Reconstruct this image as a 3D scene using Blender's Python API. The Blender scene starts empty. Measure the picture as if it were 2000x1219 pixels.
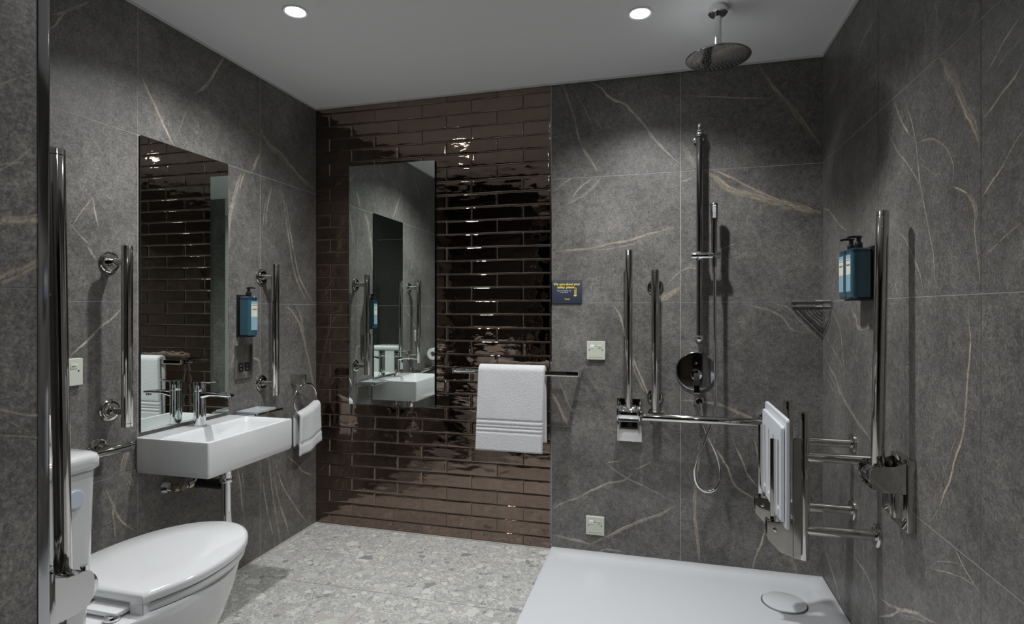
import bpy, bmesh, math, random
from mathutils import Vector, Matrix, noise
random.seed(7)
scene = bpy.context.scene
COL = scene.collection
PI = math.pi

# ------------------------------------------------------------------ camera, world, exposure
cam_data = bpy.data.cameras.new('camera')
cam = bpy.data.objects.new('camera', cam_data); COL.objects.link(cam)
cam.location = (1.8275, -2.6816, 1.1651)
cam.rotation_euler = (PI/2, 0, 0.2616)
cam_data.sensor_width = 36.0
cam_data.lens = 1092.05*36/2000
cam_data.shift_y = -0.0023
cam_data.clip_start = 0.02
scene.camera = cam
world = bpy.data.worlds.new('world'); scene.world = world
world.use_nodes = True
world.node_tree.nodes['Background'].inputs[0].default_value = (0.5, 0.52, 0.55, 1)
world.node_tree.nodes['Background'].inputs[1].default_value = 0.0
scene.view_settings.view_transform = 'Standard'
scene.view_settings.look = 'None'
scene.view_settings.exposure = 1.02
scene.view_settings.gamma = 1.0
scene.cycles.max_bounces = 12
scene.cycles.diffuse_bounces = 6
scene.cycles.glossy_bounces = 8
scene.cycles.sample_clamp_indirect = 4.0
scene.cycles.caustics_reflective = True
scene.cycles.blur_glossy = 0.5

# room: X along the back wall, Y = 0 at the back wall (towards the camera is negative), Z up
W = 2.5; H = 2.264; XB = 1.308; XN = 0.811; YN = -1.96; YF = -2.12; YH = -4.3
# two downlights in view, then two added unseen fill lights: (x, y, lamp watts)
LIGHTS = [(0.525, -0.90, 40), (1.75, -0.56, 40), (1.15, -1.42, 12), (1.9, -2.34, 12)]
lamps = []
for (lx, ly, pw) in LIGHTS:
    ld = bpy.data.lights.new('downlight_lamp', 'SPOT')
    ld.energy = pw; ld.shadow_soft_size = 0.028; ld.spot_size = math.radians(138); ld.spot_blend = 0.9
    ld.color = (0.985, 0.99, 1.0)
    lo = bpy.data.objects.new('lamp', ld); COL.objects.link(lo)
    lamps.append(lo)

# ------------------------------------------------------------------ materials
def new_mat(name):
    m = bpy.data.materials.new(name); m.use_nodes = True
    return m, m.node_tree.nodes, m.node_tree.links, m.node_tree.nodes['Principled BSDF']

def simple(name, col, rough=0.5, metal=0.0, bump=0.0, bscale=200, coat=0.0, var=0.0, spec=0.5):
    m, n, l, p = new_mat(name)
    p.inputs['Base Color'].default_value = (*col, 1)
    p.inputs['Roughness'].default_value = rough
    p.inputs['Metallic'].default_value = metal
    p.inputs['Coat Weight'].default_value = coat
    p.inputs['Coat Roughness'].default_value = 0.05
    p.inputs['Specular IOR Level'].default_value = spec
    tc = n.new('ShaderNodeTexCoord')
    nz = n.new('ShaderNodeTexNoise'); nz.inputs['Scale'].default_value = bscale; nz.inputs['Detail'].default_value = 3
    l.new(tc.outputs['Object'], nz.inputs['Vector'])
    if bump:
        b = n.new('ShaderNodeBump'); b.inputs['Strength'].default_value = bump; b.inputs['Distance'].default_value = 0.002
        l.new(nz.outputs['Fac'], b.inputs['Height']); l.new(b.outputs['Normal'], p.inputs['Normal'])
    if var:
        mx = n.new('ShaderNodeMix'); mx.data_type = 'RGBA'
        mx.inputs[6].default_value = (*[c*(1-var) for c in col], 1); mx.inputs[7].default_value = (*[min(1, c*(1+var)) for c in col], 1)
        l.new(nz.outputs['Fac'], mx.inputs[0]); l.new(mx.outputs[2], p.inputs['Base Color'])
    return m

def stone_mat(name, seed, tint=1.0, stretch=(1, 1, 1)):
    m, n, l, p = new_mat(name)
    tc = n.new('ShaderNodeTexCoord')
    mp = n.new('ShaderNodeMapping'); mp.inputs['Location'].default_value = (seed*3.1, seed*1.7, seed*5.3); mp.inputs['Scale'].default_value = stretch
    l.new(tc.outputs['Object'], mp.inputs['Vector'])
    def nz(s, d, r=0.5):
        q = n.new('ShaderNodeTexNoise'); q.inputs['Scale'].default_value = s; q.inputs['Detail'].default_value = d; q.inputs['Roughness'].default_value = r
        l.new(mp.outputs[0], q.inputs['Vector']); return q
    def ramp(src, pts):
        r = n.new('ShaderNodeValToRGB'); cr = r.color_ramp
        while len(cr.elements) < len(pts): cr.elements.new(0.5)
        for e, (pos, c) in zip(cr.elements, pts): e.position = pos; e.color = (*c, 1)
        l.new(src, r.inputs[0]); return r
    def mix(f, a, b, mode='MIX'):
        q = n.new('ShaderNodeMix'); q.data_type = 'RGBA'; q.blend_type = mode
        for s, v in ((q.inputs[0], f), (q.inputs[6], a), (q.inputs[7], b)):
            if isinstance(v, (int, float)): s.default_value = v
            elif isinstance(v, tuple): s.default_value = (*v, 1)
            else: l.new(v, s)
        return q.outputs[2]
    t = tint
    base = ramp(nz(4.0, 5, .6).outputs['Fac'], [(0.30, (.062*t, .060*t, .057*t)), (0.52, (.088*t, .085*t, .081*t)), (0.72, (.118*t, .114*t, .108*t))])
    grain = ramp(nz(150, 6, .85).outputs['Fac'], [(0.34, (.45, .44, .43)), (0.5, (1, 1, 1)), (0.66, (1.75, 1.73, 1.68))])
    c = mix(1.0, base.outputs[0], grain.outputs[0], 'MULTIPLY')
    blot = ramp(nz(52, 5, .75).outputs['Fac'], [(0.36, (.72, .71, .70)), (0.5, (1, 1, 1)), (0.66, (1.32, 1.31, 1.29))])
    c = mix(1.0, c, blot.outputs[0], 'MULTIPLY')
    # tiny pale flecks
    fl = ramp(nz(190, 2, .6).outputs['Fac'], [(0.62, (0, 0, 0)), (0.72, (1, 1, 1))])
    flm = ramp(nz(9, 3, .5).outputs['Fac'], [(0.45, (0, 0, 0)), (0.65, (.55, .55, .55))])
    f2 = mix(1.0, fl.outputs[0], flm.outputs[0], 'MULTIPLY')
    c = mix(f2, c, (.24*t, .235*t, .22*t))
    # hairline pale threads of the stone itself
    wv = nz(5.5, 8, .68)
    th = ramp(wv.outputs['Fac'], [(0.486, (0, 0, 0)), (0.497, (.6, .6, .6)), (0.508, (0, 0, 0))])
    c = mix(mix(1.0, th.outputs[0], flm.outputs[0], 'MULTIPLY'), c, (.28*t, .26*t, .22*t))
    # drawn veins carried by mesh attributes
    av = n.new('ShaderNodeAttribute'); av.attribute_name = 'vein'
    ag = n.new('ShaderNodeAttribute'); ag.attribute_name = 'gold'
    vc = mix(ag.outputs['Fac'], (.56, .54, .49), (.56, .45, .31))
    vn = ramp(nz(120, 4, .7).outputs['Fac'], [(0.36, (.30, .30, .30)), (0.54, (1, 1, 1))])
    mm = n.new('ShaderNodeMath'); mm.operation = 'MULTIPLY'
    sep = n.new('ShaderNodeSeparateColor'); l.new(vn.outputs[0], sep.inputs[0])
    l.new(av.outputs['Fac'], mm.inputs[0]); l.new(sep.outputs[0], mm.inputs[1])
    c = mix(mm.outputs[0], c, vc)
    l.new(c, p.inputs['Base Color'])
    rr = n.new('ShaderNodeMapRange'); rr.inputs[3].default_value = 0.34; rr.inputs[4].default_value = 0.5
    l.new(nz(40, 3).outputs['Fac'], rr.inputs[0]); l.new(rr.outputs[0], p.inputs['Roughness'])
    p.inputs['Specular IOR Level'].default_value = 0.45
    b = n.new('ShaderNodeBump'); b.inputs['Strength'].default_value = 0.25; b.inputs['Distance'].default_value = 0.001
    l.new(nz(150, 4, .7).outputs['Fac'], b.inputs['Height']); l.new(b.outputs['Normal'], p.inputs['Normal'])
    return m

def terrazzo_mat():
    m, n, l, p = new_mat('terrazzo')
    tc = n.new('ShaderNodeTexCoord')
    wn = n.new('ShaderNodeTexNoise'); wn.inputs['Scale'].default_value = 30; wn.inputs['Detail'].default_value = 2
    l.new(tc.outputs['Object'], wn.inputs['Vector'])
    def vadd(a, b, mode='ADD', scale=None):
        q = n.new('ShaderNodeVectorMath'); q.operation = mode
        l.new(a, q.inputs[0])
        if isinstance(b, tuple): q.inputs[1].default_value = b
        else: l.new(b, q.inputs[1])
        return q.outputs[0]
    wob = vadd(wn.outputs['Color'], (0.02, 0.02, 0.02), 'MULTIPLY')
    vec = vadd(tc.outputs['Object'], wob)
    def ramp(src, pts, const=False):
        r = n.new('ShaderNodeValToRGB'); cr = r.color_ramp
        if const: cr.interpolation = 'CONSTANT'
        while len(cr.elements) < len(pts): cr.elements.new(0.5)
        for e, (pos, c) in zip(cr.elements, pts): e.position = pos; e.color = (*c, 1)
        l.new(src, r.inputs[0]); return r.outputs[0]
    def mix(f, a, b):
        q = n.new('ShaderNodeMix'); q.data_type = 'RGBA'
        for s, v in ((q.inputs[0], f), (q.inputs[6], a), (q.inputs[7], b)):
            if isinstance(v, (int, float)): s.default_value = v
            elif isinstance(v, tuple): s.default_value = (*v, 1)
            else: l.new(v, s)
        return q.outputs[2]
    def math1(op, a, b):
        q = n.new('ShaderNodeMath'); q.operation = op
        for s, v in zip(q.inputs, (a, b)):
            if isinstance(v, (int, float)): s.default_value = v
            else: l.new(v, s)
        return q.outputs[0]
    bn = n.new('ShaderNodeTexNoise'); bn.inputs['Scale'].default_value = 14; bn.inputs['Detail'].default_value = 5; bn.inputs['Roughness'].default_value = .7
    l.new(tc.outputs['Object'], bn.inputs['Vector'])
    c = ramp(bn.outputs['Fac'], [(0.3, (.33, .33, .315)), (0.7, (.43, .43, .41))])
    for sc, thr, edge in ((210, .40, .10), (100, .45, .08), (44, .72, .06), (20, .91, .045)):
        v1 = n.new('ShaderNodeTexVoronoi'); v1.inputs['Scale'].default_value = sc; v1.inputs['Randomness'].default_value = 1
        v2 = n.new('ShaderNodeTexVoronoi'); v2.feature = 'DISTANCE_TO_EDGE'; v2.inputs['Scale'].default_value = sc
        l.new(vec, v1.inputs['Vector']); l.new(vec, v2.inputs['Vector'])
        sep = n.new('ShaderNodeSeparateColor'); l.new(v1.outputs['Color'], sep.inputs[0])
        col = ramp(sep.outputs[1], [(0.0, (.62, .62, .59)), (0.28, (.50, .50, .485)), (0.5, (.34, .34, .335)), (0.70, (.20, .205, .205)), (0.80, (.52, .51, .47)), (0.92, (.42, .385, .36))], True)
        msk = math1('MULTIPLY', math1('GREATER_THAN', sep.outputs[0], thr), math1('GREATER_THAN', v2.outputs['Distance'], edge))
        msk = math1('MULTIPLY', msk, 0.8)
        c = mix(msk, c, col)
    gn = n.new('ShaderNodeTexNoise'); gn.inputs['Scale'].default_value = 320; gn.inputs['Detail'].default_value = 3
    l.new(tc.outputs['Object'], gn.inputs['Vector'])
    g = ramp(gn.outputs['Fac'], [(0.35, (.72, .72, .71)), (0.65, (1.2, 1.2, 1.2))])
    q = n.new('ShaderNodeMix'); q.data_type = 'RGBA'; q.blend_type = 'MULTIPLY'; q.inputs[0].default_value = 1
    l.new(c, q.inputs[6]); l.new(g, q.inputs[7]); l.new(q.outputs[2], p.inputs['Base Color'])
    p.inputs['Roughness'].default_value = 0.55
    b = n.new('ShaderNodeBump'); b.inputs['Strength'].default_value = 0.2; b.inputs['Distance'].default_value = 0.001
    l.new(gn.outputs['Fac'], b.inputs['Height']); l.new(b.outputs['Normal'], p.inputs['Normal'])
    return m

def glaze_mat():
    m, n, l, p = new_mat('brown_glaze')
    tc = n.new('ShaderNodeTexCoord')
    at = n.new('ShaderNodeAttribute'); at.attribute_name = 'tone'
    nz = n.new('ShaderNodeTexNoise'); nz.inputs['Scale'].default_value = 18; nz.inputs['Detail'].default_value = 4
    l.new(tc.outputs['Object'], nz.inputs['Vector'])
    mx = n.new('ShaderNodeMix'); mx.data_type = 'RGBA'
    mx.inputs[6].default_value = (.215, .158, .127, 1); mx.inputs[7].default_value = (.325, .245, .20, 1)
    ad = n.new('ShaderNodeMath'); ad.operation = 'MULTIPLY'
    l.new(at.outputs['Fac'], ad.inputs[0]); l.new(nz.outputs['Fac'], ad.inputs[1])
    l.new(ad.outputs[0], mx.inputs[0]); l.new(mx.outputs[2], p.inputs['Base Color'])
    p.inputs['Metallic'].default_value = 1.0
    p.inputs['Roughness'].default_value = 0.035
    p.inputs['Coat Weight'].default_value = 0.35; p.inputs['Coat Roughness'].default_value = 0.02
    mp = n.new('ShaderNodeMapping'); mp.inputs['Scale'].default_value = (1, 1, 2.6)
    l.new(tc.outputs['Object'], mp.inputs['Vector'])
    n2 = n.new('ShaderNodeTexNoise'); n2.inputs['Scale'].default_value = 13; n2.inputs['Detail'].default_value = 1.5
    l.new(mp.outputs[0], n2.inputs['Vector'])
    n3 = n.new('ShaderNodeTexNoise'); n3.inputs['Scale'].default_value = 75; n3.inputs['Detail'].default_value = 1
    l.new(mp.outputs[0], n3.inputs['Vector'])
    b = n.new('ShaderNodeBump'); b.inputs['Strength'].default_value = 0.14; b.inputs['Distance'].default_value = 0.006
    l.new(n2.outputs['Fac'], b.inputs['Height'])
    b2 = n.new('ShaderNodeBump'); b2.inputs['Strength'].default_value = 0.10; b2.inputs['Distance'].default_value = 0.001
    l.new(n3.outputs['Fac'], b2.inputs['Height']); l.new(b.outputs['Normal'], b2.inputs['Normal'])
    l.new(b2.outputs['Normal'], p.inputs['Normal']); l.new(b2.outputs['Normal'], p.inputs['Coat Normal'])
    return m

def towel_mat():
    m, n, l, p = new_mat('terry')
    p.inputs['Base Color'].default_value = (.62, .63, .64, 1); p.inputs['Roughness'].default_value = 0.95
    p.inputs['Sheen Weight'].default_value = 0.3
    tc = n.new('ShaderNodeTexCoord')
    nz = n.new('ShaderNodeTexNoise'); nz.inputs['Scale'].default_value = 190; nz.inputs['Detail'].default_value = 4; nz.inputs['Roughness'].default_value = .7
    l.new(tc.outputs['Object'], nz.inputs['Vector'])
    b = n.new('ShaderNodeBump'); b.inputs['Strength'].default_value = 0.9; b.inputs['Distance'].default_value = 0.004
    l.new(nz.outputs['Fac'], b.inputs['Height']); l.new(b.outputs['Normal'], p.inputs['Normal'])
    return m

def clear_mat(name, col, rough, ior, alpha=None):
    m, n, l, p = new_mat(name)
    p.inputs['Base Color'].default_value = (*col, 1); p.inputs['Roughness'].default_value = rough
    p.inputs['IOR'].default_value = ior; p.inputs['Transmission Weight'].default_value = 1.0
    return m

def glow_mat(name, s):
    m, n, l, p = new_mat(name)
    p.inputs['Base Color'].default_value = (.9, .9, .9, 1)
    p.inputs['Emission Color'].default_value = (1, .99, .97, 1); p.inputs['Emission Strength'].default_value = s
    return m

M = dict(
    stone_back=stone_mat('stone_back', 1, 1.62), stone_left=stone_mat('stone_left', 2, 1.62), stone_right=stone_mat('stone_right', 3, 1.62),
    stone_near_lit=stone_mat('stone_near_lit', 4, 1.62*1.35), stone_dark=stone_mat('stone_darkened', 5, 1.62*.12),  # near: same stone brightened as if lit; dark: same stone shaded for tile reflections
    grout=simple('grout', (.46, .455, .44), .9), grout_dark=simple('grout_dark', (.27, .25, .235), .85),
    glaze=glaze_mat(), terrazzo=terrazzo_mat(), floor_grout=simple('floor_grout', (.36, .36, .35), .9),
    paint=simple('ceiling_paint', (.86, .87, .87), .85, bump=.05, bscale=300), trimw=simple('trim_white', (.66, .67, .66), .6),
    steel=simple('polished_steel', (.60, .585, .56), .07, 1.0), chrome=simple('chrome', (.78, .79, .80), .035, 1.0),
    dark_chrome=simple('dark_chrome', (.42, .42, .43), .09, 1.0), brushed=simple('brushed_steel', (.58, .565, .53), .22, 1.0, bump=.05, bscale=600),
    ceramic=simple('white_ceramic', (.66, .67, .675), .12, coat=.6), acrylic=simple('tray_acrylic', (.66, .68, .70), .18, coat=.3),
    seatw=simple('seat_plastic', (.66, .69, .72), .35), plate=simple('cream_plate', (.56, .585, .50), .4), platew=simple('white_plastic', (.85, .86, .88), .35),
    button=simple('button_white', (.62, .68, .78), .3), black=simple('black_plastic', (.008, .008, .009), .35), rubber=simple('black_pipe', (.012, .012, .012), .25),
    blue=simple('blue_bottle', (.032, .085, .115), .12, coat=.4), bluedark=simple('blue_bottle_top', (.014, .038, .058), .12, coat=.4), label_cream=simple('label_cream', (.62, .62, .52), .6, var=.1, bscale=90),
    label_blue=simple('label_blue', (.24, .38, .46), .5, var=.25, bscale=120), ink=simple('ink', (.12, .13, .13), .7),
    navy=simple('sign_navy', (.035, .045, .075), .45), yellow=simple('sign_yellow', (.75, .58, .07), .5), white_ink=simple('sign_white', (.75, .8, .88), .5),
    terry=towel_mat(), mirror=simple('mirror_silver', (.84, .90, .865), .004, 1.0), medge=simple('mirror_edge', (.02, .05, .045), .2),
    glass=simple('frosted_glass', (.36, .385, .40), .3), lens=glow_mat('lamp_lens', 14.0), silicone=simple('silicone', (.42, .42, .40), .5),
    nozzle=simple('nozzle_rubber', (.45, .46, .48), .5), paper=simple('tissue', (.8, .8, .8), .9), hall=simple('hall_paint', (.035, .03, .025), .8), carpet=simple('hall_carpet', (.06, .055, .05), .95, bump=.4, bscale=500), door=simple('door_paint', (.22, .16, .11), .5),
    brass=simple('valve_metal', (.55, .50, .42), .25, 1.0), hole=simple('screw_hole', (.02, .02, .02), .6),
)

# ------------------------------------------------------------------ mesh helpers
def mk(name, bm, mat, parent=None, smooth=True, angle=35, kind=None, label=None, category=None, group=None):
    bmesh.ops.recalc_face_normals(bm, faces=bm.faces) if not getattr(bm, '_keep', False) else None
    if smooth:
        for f in bm.faces: f.smooth = True
        for e in bm.edges:
            if len(e.link_faces) == 2 and e.calc_face_angle(0) > math.radians(angle): e.smooth = False
    me = bpy.data.meshes.new(name); bm.to_mesh(me); bm.free()
    for mm in (mat if isinstance(mat, (list, tuple)) else [mat]): me.materials.append(M[mm] if isinstance(mm, str) else mm)
    o = bpy.data.objects.new(name, me); COL.objects.link(o)
    if parent is not None:
        o.parent = parent
        loc = Vector(parent.location); q = parent.parent
        while q: loc += Vector(q.location); q = q.parent
        me.transform(Matrix.Translation(-loc))
    tag(o, label, category, group, kind)
    return o
def tag(o, label=None, category=None, group=None, kind=None):
    for k, v in (('label', label), ('category', category), ('group', group), ('kind', kind)):
        if v: o[k] = v
def thing(name, loc, label, category, group=None):
    o = bpy.data.objects.new(name, None); COL.objects.link(o); o.location = loc; o.empty_display_size = .05
    tag(o, label, category, group); return o
def box(bm, x0, x1, y0, y1, z0, z1, bev=0, seg=2, mi=0):
    r = bmesh.ops.create_cube(bm, size=1)
    vs = r['verts']
    bmesh.ops.scale(bm, vec=(x1-x0, y1-y0, z1-z0), verts=vs)
    bmesh.ops.translate(bm, vec=((x0+x1)/2, (y0+y1)/2, (z0+z1)/2), verts=vs)
    fs = set(f for v in vs for f in v.link_faces)
    for f in fs: f.material_index = mi
    if bev:
        es = list(set(e for v in vs for e in v.link_edges))
        bmesh.ops.bevel(bm, geom=es, offset=bev, segments=seg, affect='EDGES', profile=.5)
    return bm
def loft(bm, loops, cap0=True, cap1=True, mi=0):
    rings = [[bm.verts.new(p) for p in lp] for lp in loops]
    n = len(rings[0])
    for a, b in zip(rings, rings[1:]):
        for i in range(n):
            j = (i+1) % n
            f = bm.faces.new((a[i], a[j], b[j], b[i])); f.material_index = mi
    if cap0: bm.faces.new(list(reversed(rings[0]))).material_index = mi
    if cap1: bm.faces.new(rings[-1]).material_index = mi
    return bm
def rrect(x0, x1, y0, y1, r, z, n=6):
    pts = []
    for cx, cy, a0 in ((x1-r, y1-r, 0), (x0+r, y1-r, 90), (x0+r, y0+r, 180), (x1-r, y0+r, 270)):
        for i in range(n+1):
            a = math.radians(a0+90*i/n); pts.append((cx+r*math.cos(a), cy+r*math.sin(a), z))
    return pts
def frame_axes(d):
    d = Vector(d).normalized()
    a = Vector((0, 0, 1)) if abs(d.z) < .9 else Vector((1, 0, 0))
    u = d.cross(a).normalized(); v = d.cross(u).normalized(); return u, v
def tube(bm, pts, r, seg=20, caps=True, mi=0, bev=0.0):
    """sweep a circle along pts; r a number or one per point"""
    pts = [Vector(p) for p in pts]
    rs = list(r) if isinstance(r, (list, tuple)) else [r]*len(pts)
    if bev and len(pts) == 2:
        d = (pts[1]-pts[0]).normalized()
        pts = [pts[0], pts[0]+d*bev*.3, pts[0]+d*bev, pts[1]-d*bev, pts[1]-d*bev*.3, pts[1]]
        r0 = rs[0]; rs = [r0-bev, r0-bev*.3, r0, r0, r0-bev*.3, r0-bev]
    t0 = (pts[1]-pts[0]).normalized(); u, v = frame_axes(t0)
    loops = []
    for i, p in enumerate(pts):
        t = ((pts[min(i+1, len(pts)-1)]-pts[max(i-1, 0)])).normalized()
        u = (u-t*u.dot(t)).normalized(); v = t.cross(u)
        loops.append([p+(u*math.cos(2*PI*k/seg)+v*math.sin(2*PI*k/seg))*rs[i] for k in range(seg)])
    return loft(bm, loops, caps, caps, mi)
def smooth_path(ctrl, n=8):
    P = [Vector(p) for p in ctrl]; P = [2*P[0]-P[1]]+P+[2*P[-1]-P[-2]]
    out = []
    for i in range(1, len(P)-2):
        for k in range(n):
            t = k/n; a, b, c, d = P[i-1], P[i], P[i+1], P[i+2]
            out.append(.5*((2*b)+(c-a)*t+(2*a-5*b+4*c-d)*t*t+(-a+3*b-3*c+d)*t**3))
    out.append(P[-2]); return out
def extrude_poly(bm, poly, axis, a0, a1, bev=0, mi=0):
    """poly: 2-D points in the plane across axis (x:(y,z), y:(x,z), z:(x,y)), extruded from a0 to a1"""
    def P(p, a): return (a, p[0], p[1]) if axis == 0 else ((p[0], a, p[1]) if axis == 1 else (p[0], p[1], a))
    A = [bm.verts.new(P(p, a0)) for p in poly]; B = [bm.verts.new(P(p, a1)) for p in poly]
    n = len(poly); fs = [bm.faces.new(A), bm.faces.new(list(reversed(B)))]
    for i in range(n):
        j = (i+1) % n; fs.append(bm.faces.new((A[j], A[i], B[i], B[j])))
    for f in fs: f.material_index = mi
    if bev:
        bmesh.ops.recalc_face_normals(bm, faces=fs)
        es = [e for e in set(e for f in fs[:2] for e in f.edges)]
        bmesh.ops.bevel(bm, geom=es, offset=bev, segments=2, affect='EDGES')
    return bm
def rpoly(pts, r, n=4):
    """round the corners of a 2-D polygon"""
    out = []; N = len(pts)
    for i in range(N):
        p = Vector((*pts[i], 0)); a = Vector((*pts[i-1], 0)); b = Vector((*pts[(i+1) % N], 0))
        rr = r[i] if isinstance(r, (list, tuple)) else r
        if rr <= 0: out.append((p.x, p.y)); continue
        da = (a-p); db = (b-p); k = min(rr, da.length*.49, db.length*.49)
        s = p+da.normalized()*k; e = p+db.normalized()*k
        for j in range(n+1):
            t = j/n; q = s*(1-t)**2+p*2*t*(1-t)+e*t*t; out.append((q.x, q.y))
    return out

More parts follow.
